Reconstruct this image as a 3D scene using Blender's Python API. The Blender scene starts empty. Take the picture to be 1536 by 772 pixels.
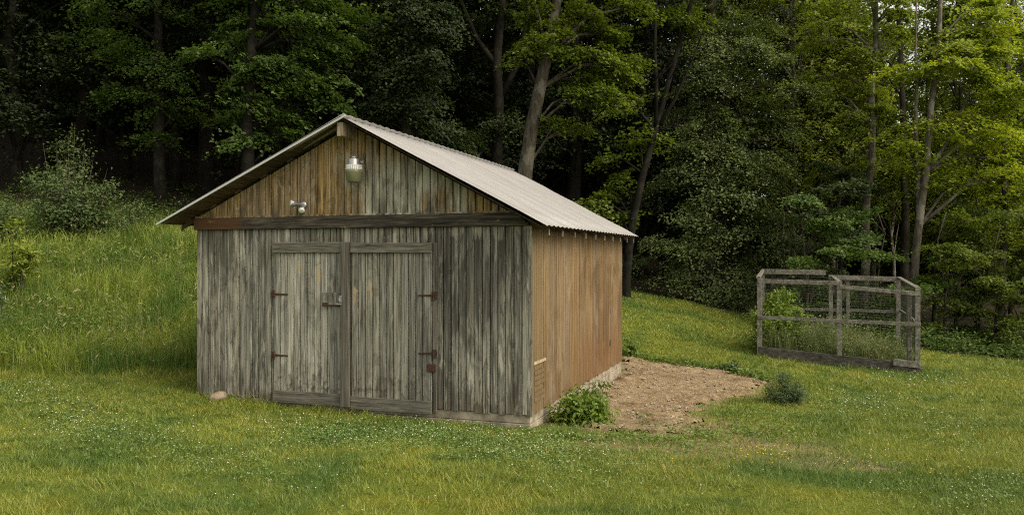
import bpy, math, random
import numpy as np
from mathutils import Vector, Matrix

random.seed(4)
SC = bpy.context.scene
COL = SC.collection
R = math.radians
F, CX, CY, ZC = 1216.0, 768.0, 386.0, 2.17       # lens in photo pixels, camera height


# ------------------------------------------------------------------ helpers
def link(o, parent=None):
    COL.objects.link(o)
    if parent is not None:
        o.parent = parent
    return o


def tag(o, label=None, cat=None, group=None, kind=None):
    if label: o['label'] = label
    if cat: o['category'] = cat
    if group: o['group'] = group
    if kind: o['kind'] = kind
    return o


def thing(name, label, cat, loc=(0, 0, 0), rz=0.0, group=None):
    o = bpy.data.objects.new(name, None)
    o.empty_display_size = 0.2
    o.location = loc
    o.rotation_euler = (0, 0, rz)
    link(o)
    return tag(o, label, cat, group)


def np_mesh(name, verts, faces, mat, parent=None, smooth=False):
    """verts (N,3); faces (M,k) array or list of such arrays."""
    if isinstance(faces, np.ndarray):
        faces = [faces]
    me = bpy.data.meshes.new(name)
    verts = np.asarray(verts, np.float32)
    me.vertices.add(len(verts))
    me.vertices.foreach_set('co', verts.ravel())
    idx = np.concatenate([f.ravel() for f in faces]).astype(np.int32)
    tot = np.concatenate([np.full(len(f), f.shape[1], np.int32) for f in faces])
    st = np.concatenate([[0], np.cumsum(tot)[:-1]]).astype(np.int32)
    me.loops.add(len(idx))
    me.loops.foreach_set('vertex_index', idx)
    me.polygons.add(len(tot))
    me.polygons.foreach_set('loop_start', st)
    me.polygons.foreach_set('loop_total', tot)
    me.polygons.foreach_set('use_smooth', np.full(len(tot), smooth))
    me.update(calc_edges=True)
    me.validate()
    me.materials.append(mat)
    o = bpy.data.objects.new(name, me)
    return link(o, parent)


class MB:
    """collects shapes into one mesh"""
    def __init__(self):
        self.v, self.f = [], []

    def add(self, vs, fs):
        b = len(self.v)
        self.v += [tuple(p) for p in vs]
        self.f += [tuple(i + b for i in f) for f in fs]

    def hexa(self, p):
        """8 points: bottom 4 ccw, top 4 ccw"""
        self.add(p, [(3, 2, 1, 0), (4, 5, 6, 7), (0, 1, 5, 4), (1, 2, 6, 5), (2, 3, 7, 6), (3, 0, 4, 7)])

    def box(self, x0, x1, y0, y1, z0, z1):
        self.hexa([(x0, y0, z0), (x1, y0, z0), (x1, y1, z0), (x0, y1, z0),
                   (x0, y0, z1), (x1, y0, z1), (x1, y1, z1), (x0, y1, z1)])

    def beam(self, a, b, w, h, up=(0, 0, 1), jit=0.0):
        """rectangular bar from a to b, w across, h along up"""
        a, b = Vector(a), Vector(b)
        d = (b - a).normalized()
        s = d.cross(Vector(up))
        if s.length < 1e-3: s = d.cross(Vector((1, 0, 0)))
        s.normalize(); u = s.cross(d).normalized()
        p = []
        for q in (a, b):
            for (i, j) in ((-1, -1), (1, -1), (1, 1), (-1, 1)):
                p.append(q + s * (i * w / 2) + u * (j * h / 2) + Vector((random.uniform(-jit, jit), random.uniform(-jit, jit), random.uniform(-jit, jit))))
        self.hexa(p)

    def tube(self, pts, rad, n=8, cap=True):
        pts = [Vector(p) for p in pts]
        b = len(self.v)
        for i, p in enumerate(pts):
            d = (pts[min(i + 1, len(pts) - 1)] - pts[max(i - 1, 0)])
            if d.length < 1e-6: d = Vector((0, 0, 1))
            d.normalize()
            s = d.cross(Vector((0.12, 1, 0.05))).normalized()
            t = d.cross(s)
            r = rad[i] if not isinstance(rad, (int, float)) else rad
            for k in range(n):
                a = 2 * math.pi * k / n
                self.v.append(tuple(p + (s * math.cos(a) + t * math.sin(a)) * r))
        for i in range(len(pts) - 1):
            for k in range(n):
                k2 = (k + 1) % n
                self.f.append((b + i * n + k, b + i * n + k2, b + (i + 1) * n + k2, b + (i + 1) * n + k))
        if cap:
            self.f.append(tuple(b + k for k in range(n))[::-1])
            self.f.append(tuple(b + (len(pts) - 1) * n + k for k in range(n)))

    def lathe(self, prof, n=20, axis='z', off=(0, 0, 0)):
        b = len(self.v)
        for (r, h) in prof:
            for k in range(n):
                a = 2 * math.pi * k / n
                c = (r * math.cos(a), r * math.sin(a), h)
                if axis == 'y': c = (c[0], c[2], c[1])
                self.v.append((c[0] + off[0], c[1] + off[1], c[2] + off[2]))
        for i in range(len(prof) - 1):
            for k in range(n):
                k2 = (k + 1) % n
                self.f.append((b + i * n + k, b + i * n + k2, b + (i + 1) * n + k2, b + (i + 1) * n + k))
        self.f.append(tuple(b + k for k in range(n))[::-1])
        self.f.append(tuple(b + (len(prof) - 1) * n + k for k in range(n)))

    def build(self, name, mat, parent=None, smooth=False, bevel=0.0):
        me = bpy.data.meshes.new(name)
        me.from_pydata(self.v, [], self.f)
        me.materials.append(mat)
        if smooth:
            for p in me.polygons: p.use_smooth = True
        o = bpy.data.objects.new(name, me)
        link(o, parent)
        if bevel:
            m = o.modifiers.new('bevel', 'BEVEL'); m.width = bevel; m.segments = 2
        return o


# ------------------------------------------------------------------ terrain
CP = np.array([
    (0, -15, .6), (-15, -10, .9), (15, -10, .3), (0, 0, .48), (0, 5.5, .32), (-4, 5.5, .38), (4, 5.5, .25),
    (-8, 9, .35), (8, 9, -.05), (-4.64, 11.9, .14), (.245, 10.26, 0), (2.14, 15.8, -.13), (-2.7, 17.5, .45),
    (5.61, 18.48, -.07), (8.76, 17.4, -.33), (6.68, 21.6, .03), (9.83, 20.5, -.27), (4.1, 30, 1.05), (5.9, 27, .66),
    (7.4, 25, .30), (11.5, 22.5, -.42), (13.9, 22, -.62), (14, 15, -.55), (20, 20, -.9), (20, 38, -.4), (10, 42, 1.2),
    (0, 42, 4.2), (-5, 13, .22), (-8, 13, .32), (-12, 13, .5), (-8.5, 17, 1.25), (-12, 17, 1.35), (-12, 22, 2.65), (-8.5, 22, 2.55), (-3.5, 23, 1.9),
    (-18, 22, 2.9), (-14, 30, 4.6), (-22, 40, 8), (-40, 20, 4), (-40, 60, 13), (0, 70, 9), (40, 70, 4), (40, 20, -1.2),
    (-60, 110, 20), (0, 110, 14), (70, 110, 7), (80, 0, -1), (-80, 0, 5), (0, -40, .8)], float)


def _tps_fit(P):
    n = len(P)
    d = np.hypot(P[:, None, 0] - P[None, :, 0], P[:, None, 1] - P[None, :, 1])
    K = np.where(d > 0, d * d * np.log(np.maximum(d, 1e-9)), 0) + np.eye(n) * 2.0
    A = np.zeros((n + 3, n + 3))
    A[:n, :n] = K; A[:n, n] = 1; A[:n, n + 1:] = P[:, :2]
    A[n, :n] = 1; A[n + 1:, :n] = P[:, :2].T
    b = np.zeros(n + 3); b[:n] = P[:, 2]
    return np.linalg.solve(A, b)


WT = _tps_fit(CP)


def gz(x, y):
    x = np.atleast_1d(np.asarray(x, float)); y = np.atleast_1d(np.asarray(y, float))
    out = np.empty(len(x))
    for i in range(0, len(x), 40000):
        a, b = x[i:i + 40000], y[i:i + 40000]
        d2 = (a[:, None] - CP[None, :, 0]) ** 2 + (b[:, None] - CP[None, :, 1]) ** 2
        U = 0.5 * d2 * np.log(np.maximum(d2, 1e-12))
        out[i:i + 40000] = U @ WT[:-3] + WT[-3] + WT[-2] * a + WT[-1] * b
    out += 0.018 * np.sin(x * 1.7 + 1.3 * np.sin(y * .9)) * np.sin(y * 1.45 + .6) + 0.01 * np.sin(x * 4.1 + y * 2.2) * np.sin(y * 3.7 - x)
    return out


def gz1(x, y): return float(gz([x], [y])[0])


def ray(px, py, t):
    return Vector(((px - CX) / F * t, t, ZC - (py - CY) / F * t))


def ground_px(px, py, t0=4.0, t1=70.0):
    t = np.linspace(t0, t1, 4000)
    z = ZC - (py - CY) / F * t
    hit = np.nonzero(z <= gz((px - CX) / F * t, t))[0]
    tt = t[hit[0]] if len(hit) else t1
    return np.array([(px - CX) / F * tt, tt])


def in_poly(x, y, P):
    c = np.zeros(len(x), bool)
    n = len(P)
    for i in range(n):
        x0, y0 = P[i]; x1, y1 = P[(i + 1) % n]
        cond = ((y0 > y) != (y1 > y)) & (x < (x1 - x0) * (y - y0) / ((y1 - y0) + 1e-12) + x0)
        c ^= cond
    return c


def dist_poly(x, y, P):
    d = np.full(len(x), 1e9)
    n = len(P)
    for i in range(n):
        a = np.array(P[i]); b = np.array(P[(i + 1) % n]); e = b - a
        t = np.clip(((x - a[0]) * e[0] + (y - a[1]) * e[1]) / (e @ e), 0, 1)
        d = np.minimum(d, np.hypot(x - a[0] - t * e[0], y - a[1] - t * e[1]))
    return np.where(in_poly(x, y, P), -d, d)


def wob(x, y, s=1.0):
    """cheap smooth 2-D wobble in -1..1"""
    x = x * s; y = y * s
    return (np.sin(x * 1.9 + 1.7 * np.sin(y * 1.3 + .4)) + np.sin(y * 2.3 + 1.1 * np.sin(x * 1.7 + 2.)) + .7 * np.sin(x * 4.7 + y * 3.9 + 1.5 * np.sin(y * 3.1))) / 2.7


# ------------------------------------------------------------------ materials
class NT:
    def __init__(self, name):
        self.m = bpy.data.materials.new(name)
        self.m.use_nodes = True
        self.t = self.m.node_tree
        self.t.nodes.clear()
        self.out = self.n('ShaderNodeOutputMaterial')

    def n(self, typ, **kw):
        nd = self.t.nodes.new(typ)
        for k, v in kw.items():
            if k == 'inp':
                for kk, vv in v.items():
                    s = nd.inputs[kk]
                    if hasattr(vv, 'links'): self.t.links.new(vv, s)
                    else: s.default_value = vv
            else:
                setattr(nd, k, v)
        return nd

    def l(self, a, b): self.t.links.new(a, b)

    def coord(self, space='Object'):
        if space == 'World':
            return self.n('ShaderNodeNewGeometry').outputs['Position']
        return self.n('ShaderNodeTexCoord').outputs[space]

    def noise(self, vec, scale=5, detail=4, rough=.55, dist=0.0, sc=None):
        if sc is not None:
            mp = self.n('ShaderNodeMapping'); self.l(vec, mp.inputs['Vector']); mp.inputs['Scale'].default_value = sc
            vec = mp.outputs['Vector']
        nd = self.n('ShaderNodeTexNoise', inp={'Scale': scale, 'Detail': detail, 'Roughness': rough, 'Distortion': dist})
        self.l(vec, nd.inputs['Vector'])
        return nd.outputs['Fac']

    def ramp(self, fac, stops, interp='LINEAR'):
        nd = self.n('ShaderNodeValToRGB')
        nd.color_ramp.interpolation = interp
        e = nd.color_ramp.elements
        while len(e) > 1: e.remove(e[-1])
        for i, (p, c) in enumerate(stops):
            el = e[0] if i == 0 else e.new(p)
            el.position = p
            el.color = (*c, 1) if len(c) == 3 else c
        self.l(fac, nd.inputs['Fac'])
        return nd.outputs['Color']

    def mask(self, fac, a, b):
        """smooth 0..1 between a and b"""
        nd = self.n('ShaderNodeMapRange', interpolation_type='SMOOTHSTEP')
        self.l(fac, nd.inputs['Value'])
        nd.inputs['From Min'].default_value = a; nd.inputs['From Max'].default_value = b
        return nd.outputs['Result']

    def math(self, op, a, b=None, c=None, clamp=False):
        nd = self.n('ShaderNodeMath', operation=op, use_clamp=clamp)
        for i, v in enumerate((a, b, c)):
            if v is None: continue
            if hasattr(v, 'links'): self.l(v, nd.inputs[i])
            else: nd.inputs[i].default_value = v
        return nd.outputs[0]

    def mix(self, fac, a, b, mode='MIX'):
        nd = self.n('ShaderNodeMix', data_type='RGBA', blend_type=mode)
        for s, v in ((nd.inputs['Factor'], fac), (nd.inputs[6], a), (nd.inputs[7], b)):
            if hasattr(v, 'links'): self.l(v, s)
            else: s.default_value = v if isinstance(v, (int, float)) else (*v, 1)
        return nd.outputs[2]

    def sep(self, vec):
        nd = self.n('ShaderNodeSeparateXYZ'); self.l(vec, nd.inputs[0])
        return nd.outputs

    def island(self): return self.n('ShaderNodeNewGeometry').outputs['Random Per Island']

    def done(self, col, rough=.8, bump=None, bstr=.3, bdist=.01, metal=0.0, spec=.3):
        p = self.n('ShaderNodeBsdfPrincipled')
        for k, v in (('Base Color', col), ('Roughness', rough), ('Metallic', metal), ('Specular IOR Level', spec)):
            if hasattr(v, 'links'): self.l(v, p.inputs[k])
            else: p.inputs[k].default_value = v if isinstance(v, (int, float)) else (*v, 1)
        if bump is not None:
            b = self.n('ShaderNodeBump', inp={'Strength': bstr, 'Distance': bdist})
            self.l(bump, b.inputs['Height']); self.l(b.outputs[0], p.inputs['Normal'])
        self.l(p.outputs[0], self.out.inputs[0])
        return self.m


def leaf_mat(name, stops, trans=.35, tcol=(1.3, 1.35, .6), rough=.55, spec=.25, vary=False):
    t = NT(name)
    w = t.coord('World')
    clump = t.noise(w, .9, 2)
    f = t.math('ADD', t.math('MULTIPLY', t.island(), .6), t.math('MULTIPLY', t.mask(clump, .3, .7), .4))
    c = t.ramp(f, stops)
    if vary:
        c = t.mix(t.mask(t.noise(w, .55, 4, .6, .8), .42, .6), c, t.mix(1.0, c, (.50, .66, .75), 'MULTIPLY'))
    p = t.n('ShaderNodeBsdfPrincipled', inp={'Roughness': rough, 'Specular IOR Level': spec})
    t.l(c, p.inputs['Base Color'])
    tr = t.n('ShaderNodeBsdfTranslucent')
    t.l(t.mix(1.0, c, tcol, 'MULTIPLY'), tr.inputs['Color'])
    ms = t.n('ShaderNodeMixShader', inp={0: trans})
    t.l(p.outputs[0], ms.inputs[1]); t.l(tr.outputs[0], ms.inputs[2])
    t.l(ms.outputs[0], t.out.inputs[0])
    return t.m


def lawn_color(t, base):
    """patchy lawn tint from the world position"""
    w = t.coord('World')
    big = t.noise(w, .42, 5, .65, .8)
    mid = t.noise(w, 1.6, 4, .6)
    c = t.mix(t.mask(big, .42, .66), base, t.mix(1.0, base, (.52, .70, .85), 'MULTIPLY'))
    c = t.mix(t.mask(mid, .53, .72), c, t.mix(1.0, c, (1.28, 1.10, 1.0), 'MULTIPLY'))
    return c


M = {}
# ground
t = NT('ground_soil')
w = t.coord('World')
g = t.ramp(t.noise(w, 30, 6, .7), [(.25, (.06, .08, .010)), (.55, (.11, .13, .016)), (.8, (.17, .17, .035))])
g = lawn_color(t, g)
sx = t.sep(w)
litter = t.ramp(t.noise(w, 9, 6, .7), [(.3, (.012, .010, .007)), (.6, (.03, .023, .014)), (.8, (.06, .042, .024))])
att = t.n('ShaderNodeAttribute', attribute_name='forest').outputs['Fac']
thatch = t.ramp(t.noise(w, 14, 5, .7), [(.3, (.12, .092, .045)), (.7, (.25, .195, .11))])
bare = t.n('ShaderNodeAttribute', attribute_name='bare').outputs['Fac']
c = t.mix(bare, g, thatch)
c = t.mix(att, c, litter)
M['ground'] = t.done(c, .95, t.noise(w, 40, 5, .7), .6, .02, spec=.1)

t = NT('dirt')
w = t.coord('World')
c = t.ramp(t.noise(w, 5, 8, .72), [(.25, (.12, .085, .047)), (.5, (.235, .174, .102)), (.75, (.36, .28, .175))])
c = t.mix(t.mask(t.noise(w, 1.3, 4, .6), .5, .68), c, t.mix(1.0, c, (.62, .55, .5), 'MULTIPLY'))
c = t.mix(t.mask(t.noise(w, 38, 3, .7), .62, .72), c, (.38, .30, .2))
M['dirt'] = t.done(c, .95, t.noise(w, 22, 7, .75), .9, .04, spec=.1)

# grass blades
t = NT('lawn_grass')
c = t.ramp(t.island(), [(0, (.122, .168, .024)), (.5, (.186, .224, .032)), (.85, (.255, .275, .044)), (.97, (.38, .35, .14))])
c = lawn_color(t, c)
p = t.n('ShaderNodeBsdfPrincipled', inp={'Roughness': .6, 'Specular IOR Level': .2}); t.l(c, p.inputs['Base Color'])
tr = t.n('ShaderNodeBsdfTranslucent'); t.l(c, tr.inputs['Color'])
ms = t.n('ShaderNodeMixShader', inp={0: .35}); t.l(p.outputs[0], ms.inputs[1]); t.l(tr.outputs[0], ms.inputs[2]); t.l(ms.outputs[0], t.out.inputs[0])
M['lawn'] = t.m
M['meadow'] = leaf_mat('meadow_grass', vary=True, stops= [(0, (.10, .15, .018)), (.5, (.165, .215, .026)), (.85, (.25, .275, .045)), (1, (.36, .33, .12))], trans=.3, tcol=(1, 1, 1))
M['seed'] = leaf_mat('seed_heads', [(0, (.20, .18, .08)), (1, (.34, .30, .16))], .2, (1, 1, 1))
M['clover'] = NT('clover_white').done((.48, .47, .38), .8)
M['pen_weed'] = leaf_mat('pen_weed_blades', [(0, (.075, .105, .03)), (.5, (.13, .165, .05)), (.85, (.21, .23, .085)), (1, (.32, .29, .15))], .3, (1, 1, 1))
M['clover_leaf'] = leaf_mat('clover_leaves', [(0, (.085, .145, .035)), (.6, (.13, .20, .05)), (1, (.19, .25, .07))], .25, (1, 1, 1))
M['buttercup'] = NT('yellow_petals').done((.55, .42, .02), .6)
M['weed'] = leaf_mat('weed_leaves', [(0, (.065, .11, .02)), (.6, (.11, .17, .032)), (1, (.18, .23, .05))], .3)

# foliage kinds
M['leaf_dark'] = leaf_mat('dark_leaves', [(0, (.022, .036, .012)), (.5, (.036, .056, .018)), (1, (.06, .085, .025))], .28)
M['leaf_shaded'] = leaf_mat('shade_darkened_leaves', [(0, (.012, .019, .007)), (.5, (.020, .031, .010)), (1, (.036, .052, .016))], .2)  # gloom of the deep wood painted into the leaf colour
M['leaf_mid'] = leaf_mat('maple_leaves', [(0, (.045, .080, .018)), (.5, (.075, .122, .028)), (1, (.12, .175, .04))], .32)
M['leaf_grey'] = leaf_mat('grey_green_leaves', [(0, (.065, .092, .028)), (.5, (.112, .145, .048)), (1, (.18, .22, .08))], .28)
M['leaf_yellow'] = leaf_mat('yellow_green_leaves', [(0, (.13, .18, .022)), (.5, (.225, .275, .03)), (1, (.38, .40, .05))], .45)
M['leaf_olive'] = leaf_mat('olive_leaves', [(0, (.062, .09, .013)), (.5, (.10, .135, .019)), (1, (.165, .20, .03))], .38)
M['leaf_lime'] = leaf_mat('light_green_leaves', [(0, (.095, .132, .018)), (.5, (.155, .195, .026)), (1, (.25, .285, .045))], .42)
M['shrub'] = leaf_mat('shrub_leaves', [(0, (.045, .074, .024)), (.5, (.076, .114, .036)), (1, (.125, .168, .055))], .3)
M['shrub_bright'] = leaf_mat('bright_shrub_leaves', [(0, (.08, .135, .018)), (.5, (.14, .205, .026)), (1, (.22, .28, .045))], .35)
M['shrub_blue'] = leaf_mat('dull_green_leaves', [(0, (.045, .072, .025)), (.5, (.075, .112, .042)), (1, (.12, .165, .07))], .25)


def bark(name, a, b, lich, amt):
    t = NT(name)
    o = t.coord('Object')
    n = t.noise(o, 14, 7, .7, .5, (1, 1, .22))
    c = t.ramp(n, [(.3, a), (.65, b)])
    c = t.mix(t.math('MULTIPLY', t.mask(t.noise(o, 2.2, 4), .5, .6), amt), c, lich)
    return t.done(c, .95, n, .8, .03, spec=.1)


M['bark'] = bark('bark', (.018, .015, .011), (.06, .05, .038), (.10, .095, .075), .4)
M['bark_shaded'] = bark('shade_darkened_bark', (.005, .0045, .0035), (.017, .015, .011), (.035, .033, .027), .4)  # darker copy of bark, forest shade put into its colour
M['bark_mid'] = bark('flecked_bark', (.018, .015, .011), (.075, .066, .05), (.17, .16, .13), .45)
M['bark_pale'] = bark('pale_bark', (.04, .034, .025), (.15, .13, .10), (.30, .285, .24), .5)


# ---- weathered wood of the shed; object coordinates are the shed's own axes
def wood(name, dark, mid, light, grain=(16, 16, .55), var=.35, stain=None, rough=.85, bumps=.5, extra=None):
    t = NT(name)
    o = t.coord('Object')
    isl = t.island()
    off = t.n('ShaderNodeVectorMath', operation='ADD'); t.l(o, off.inputs[0])
    cb = t.n('ShaderNodeCombineXYZ'); t.l(t.math('MULTIPLY', isl, 37.0), cb.inputs[0]); t.l(t.math('MULTIPLY', isl, 91.0), cb.inputs[2])
    t.l(cb.outputs[0], off.inputs[1])
    v = off.outputs[0]
    g1 = t.noise(v, 1.0, 8, .68, 1.2, grain)
    g2 = t.noise(v, 1.0, 5, .6, .4, tuple(g * 4 for g in grain))
    g3 = t.noise(v, 1.0, 6, .72, .9, tuple(g * (3.2 if g > 4 else 1.3) for g in grain))
    f = t.math('ADD', t.math('ADD', t.math('MULTIPLY', g1, .42), t.math('MULTIPLY', g2, .28)), t.math('MULTIPLY', g3, .30))
    c = t.ramp(f, [(.39, dark), (.49, mid), (.60, light)])
    crack = t.mask(t.noise(v, 1.0, 4, .6, .3, tuple(g * (5.5 if g > 4 else .8) for g in grain)), .60, .68)
    c = t.mix(t.math('MULTIPLY', crack, .72), c, tuple(x * .35 for x in dark))
    specks = t.mask(t.noise(v, 1.0, 3, .6, .2, tuple(g * (2.5 if g > 4 else 9) for g in grain)), .66, .72)
    c = t.mix(t.math('MULTIPLY', specks, .5), c, light)
    hv = t.n('ShaderNodeHueSaturation'); t.l(c, hv.inputs['Color'])
    t.l(t.math('ADD', t.math('MULTIPLY', isl, var), 1 - var / 2), hv.inputs['Value'])
    t.l(t.math('ADD', t.math('MULTIPLY', isl, .3), .85), hv.inputs['Saturation'])
    c = hv.outputs[0]
    if extra: c = extra(t, o, v, c, g1)
    return t.done(c, rough, f, bumps, .006, spec=.15)


def front_extra(t, o, v, c, g):
    s = t.sep(o)
    n = t.noise(o, 1.0, 5, .65, .8, (2.4, 1, .7))
    # big blotches of darker weathering
    c = t.mix(t.math('MULTIPLY', t.mask(n, .48, .58), .7), c, t.mix(1.0, c, (.36, .36, .35), 'MULTIPLY'))
    wavy = t.noise(o, 1.0, 7, .75, 2.2, (7, 1, 1.5))
    c = t.mix(t.math('MULTIPLY', t.mask(wavy, .53, .60), .6), c, (.04, .038, .031))
    streak = t.noise(v, 1.0, 4, .65, .6, (26, 4, .5))
    c = t.mix(t.math('MULTIPLY', t.mask(streak, .56, .66), .7), c, (.035, .033, .027))
    # pale worn patches
    n2 = t.noise(v, 1.0, 5, .7, .5, (9, 4, .9))
    c = t.mix(t.math('MULTIPLY', t.mask(n2, .55, .66), .75), c, (.46, .44, .36))
    # the scalloped dark water stain on the right-hand panel
    edge = t.math('ADD', s[2], t.math('MULTIPLY', t.noise(o, 1, 3, .6, 0, (5.5, 1, .35)), 1.3))
    stn = t.math('MULTIPLY', t.mask(edge, 3.22, 3.14), t.mask(edge, 1.5, 2.6))
    stn = t.math('MULTIPLY', stn, t.mask(s[0], .98, 1.12))
    stn = t.math('MULTIPLY', stn, t.mask(t.noise(v, 1, 5, .7, .6, (10, 4, .6)), .34, .54))
    c = t.mix(t.math('MULTIPLY', stn, .6), c, (.036, .035, .030))
    rim = t.math('MULTIPLY', t.math('MULTIPLY', t.mask(edge, 3.16, 3.2), t.mask(edge, 3.5, 3.3)), t.mask(s[0], .98, 1.12))
    c = t.mix(t.math('MULTIPLY', rim, .5), c, (.30, .285, .22))
    # drip streaks below the beam
    st = t.noise(o, 1, 4, .7, 0, (16, 1, .25))
    drip = t.math('MULTIPLY', t.mask(st, .48, .66), t.mask(s[2], 2.0, 2.55))
    c = t.mix(t.math('MULTIPLY', drip, .75), c, (.045, .036, .024))
    # brown splash and rot near the sill
    low = t.math('MULTIPLY', t.mask(s[2], .62, .2), t.mask(t.noise(o, 1, 5, .7, 0, (7, 1, 3)), .42, .6))
    c = t.mix(t.math('MULTIPLY', low, .6), c, (.085, .058, .034))
    return c


M['siding_grey'] = wood('weathered_grey_boards', (.045, .042, .034), (.20, .191, .155), (.40, .385, .315), extra=front_extra)


def door_extra(t, o, v, c, g):
    s = t.sep(o)
    n2 = t.noise(v, 1.0, 5, .72, .5, (8, 4, .8))
    blot = t.noise(o, 1.0, 6, .7, 1.2, (3.2, 1, 1.1))
    c = t.mix(t.math('MULTIPLY', t.mask(blot, .49, .6), .6), c, t.mix(1.0, c, (.40, .39, .37), 'MULTIPLY'))
    streak = t.noise(v, 1.0, 4, .65, .6, (24, 4, .6))
    c = t.mix(t.math('MULTIPLY', t.mask(streak, .56, .66), .65), c, (.04, .036, .028))
    c = t.mix(t.math('MULTIPLY', t.mask(n2, .52, .66), .6), c, (.36, .34, .27))
    lo = t.math('MULTIPLY', t.mask(s[2], 1.0, .3), t.mask(t.noise(o, 1, 6, .75, 0, (9, 1, 7)), .5, .6))
    c = t.mix(t.math('MULTIPLY', lo, .75), c, (.06, .042, .026))
    tan = t.math('MULTIPLY', t.mask(t.noise(v, 1, 3, .6, .3, (7, 2, 1.6)), .66, .70), .8)
    c = t.mix(tan, c, (.42, .31, .16))
    return c


M['door_boards'] = wood('worn_door_boards', (.055, .051, .042), (.245, .238, .198), (.48, .465, .39), extra=door_extra)


M['door_boards_grey'] = wood('grey_door_boards', (.035, .033, .027), (.165, .160, .130), (.34, .328, .27), extra=door_extra)


def gable_extra(t, o, v, c, g):
    s = t.sep(o)
    n = t.noise(o, 1.0, 5, .62, .9, (1.8, 1, 1.0))
    wx = t.math('ADD', s[0], t.math('MULTIPLY', t.math('SUBTRACT', n, .5), 4.0))
    grey = t.math('MULTIPLY', t.mask(wx, -.1, .45), t.mask(wx, 1.95, 1.2))
    hi = t.math('ADD', s[2], t.math('MULTIPLY', t.math('SUBTRACT', n, .5), 1.2))
    grey = t.math('MULTIPLY', grey, t.mask(hi, 3.75, 3.2))
    gcol = t.ramp(t.noise(v, 1, 7, .7, 1.0, (9, 4, .6)), [(.34, (.075, .070, .055)), (.5, (.27, .258, .20)), (.64, (.54, .52, .42))])
    c = t.mix(grey, c, gcol)
    peel = t.noise(v, 1.0, 6, .75, 1.4, (5, 3, 1.6))
    c = t.mix(t.math('MULTIPLY', t.mask(peel, .53, .62), .55), c, (.36, .335, .26))
    mot = t.noise(o, 1.0, 6, .72, 1.0, (4, 1, 2.2))
    c = t.mix(t.math('MULTIPLY', t.mask(mot, .5, .62), .6), c, t.mix(1.0, c, (.42, .40, .38), 'MULTIPLY'))
    low = t.math('MULTIPLY', t.mask(s[2], 3.1, 2.78), t.mask(t.noise(o, 1, 4, .7, .4, (7, 1, .7)), .47, .6))
    c = t.mix(t.math('MULTIPLY', low, .75), c, (.06, .052, .036))
    dk = t.math('MULTIPLY', t.mask(t.noise(o, 1, 4, .7, .8, (6, 1, .8)), .60, .68), t.mask(s[0], -.2, .3))
    c = t.mix(t.math('MULTIPLY', dk, .8), c, (.03, .027, .02))
    return c


M['gable_boards'] = wood('brown_gable_boards', (.06, .040, .018), (.225, .155, .075), (.42, .31, .175), extra=gable_extra, var=.22)


def side_extra(t, o, v, c, g):
    s = t.sep(o)
    n = t.noise(o, 1, 4, .6, .6, (1, .8, .8))
    c = t.mix(t.math('MULTIPLY', t.mask(n, .44, .6), .7), c, t.mix(1.0, c, (.55, .46, .38), 'MULTIPLY'))
    n3 = t.noise(o, 1, 6, .7, .4, (2.5, 2.5, 1.1))
    c = t.mix(t.math('MULTIPLY', t.mask(n3, .52, .68), .45), c, (.27, .20, .125))
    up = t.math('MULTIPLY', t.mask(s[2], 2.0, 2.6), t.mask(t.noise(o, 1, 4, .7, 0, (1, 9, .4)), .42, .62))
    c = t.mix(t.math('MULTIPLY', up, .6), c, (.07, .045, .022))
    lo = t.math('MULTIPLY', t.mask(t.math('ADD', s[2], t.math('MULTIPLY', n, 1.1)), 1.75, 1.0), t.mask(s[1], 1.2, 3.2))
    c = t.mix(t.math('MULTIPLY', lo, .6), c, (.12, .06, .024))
    gr = t.math('MULTIPLY', t.mask(s[1], 1.3, .1), .5)
    c = t.mix(gr, c, (.13, .10, .055))
    return c


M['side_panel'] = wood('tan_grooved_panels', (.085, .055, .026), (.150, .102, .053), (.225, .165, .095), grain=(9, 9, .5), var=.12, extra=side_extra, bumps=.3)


def beam_extra(t, o, v, c, g):
    s = t.sep(o)
    wx = t.math('ADD', s[0], t.math('MULTIPLY', t.noise(o, 1, 4, .7, .5, (5, 1, 9)), 1.2))
    c = t.mix(t.math('MULTIPLY', t.mask(wx, -.95, -1.35), .85), c, (.085, .042, .02))
    ch = t.mask(t.noise(o, 1, 6, .75, .6, (5, 2, 14)), .63, .68)
    c = t.mix(t.math('MULTIPLY', ch, .85), c, (.33, .23, .13))
    return c


M['beam'] = wood('dark_beam_wood', (.010, .009, .007), (.036, .031, .024), (.13, .11, .08), grain=(.9, 12, 16), extra=beam_extra)
M['batten'] = wood('dark_batten_wood', (.035, .032, .025), (.11, .102, .08), (.23, .215, .17), grain=(1.2, 12, 18), var=.2)
M['post_wood'] = wood('dark_post_wood', (.032, .028, .022), (.095, .085, .066), (.19, .175, .14), var=.2)
M['raw_wood'] = wood('pale_raw_wood', (.16, .12, .075), (.30, .24, .16), (.42, .36, .26), grain=(10, 10, 4))
M['roof_wood'] = wood('roof_timber', (.03, .022, .014), (.075, .055, .034), (.14, .105, .068), grain=(6, .8, 6))
M['grey_timber'] = wood('silvered_timber', (.05, .046, .036), (.135, .126, .10), (.27, .258, .215), grain=(7, 7, 7), var=.4)
M['dark_timber'] = wood('dark_damp_timber', (.02, .018, .014), (.055, .05, .04), (.13, .12, .10), grain=(3, 3, 9), var=.3)

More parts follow.
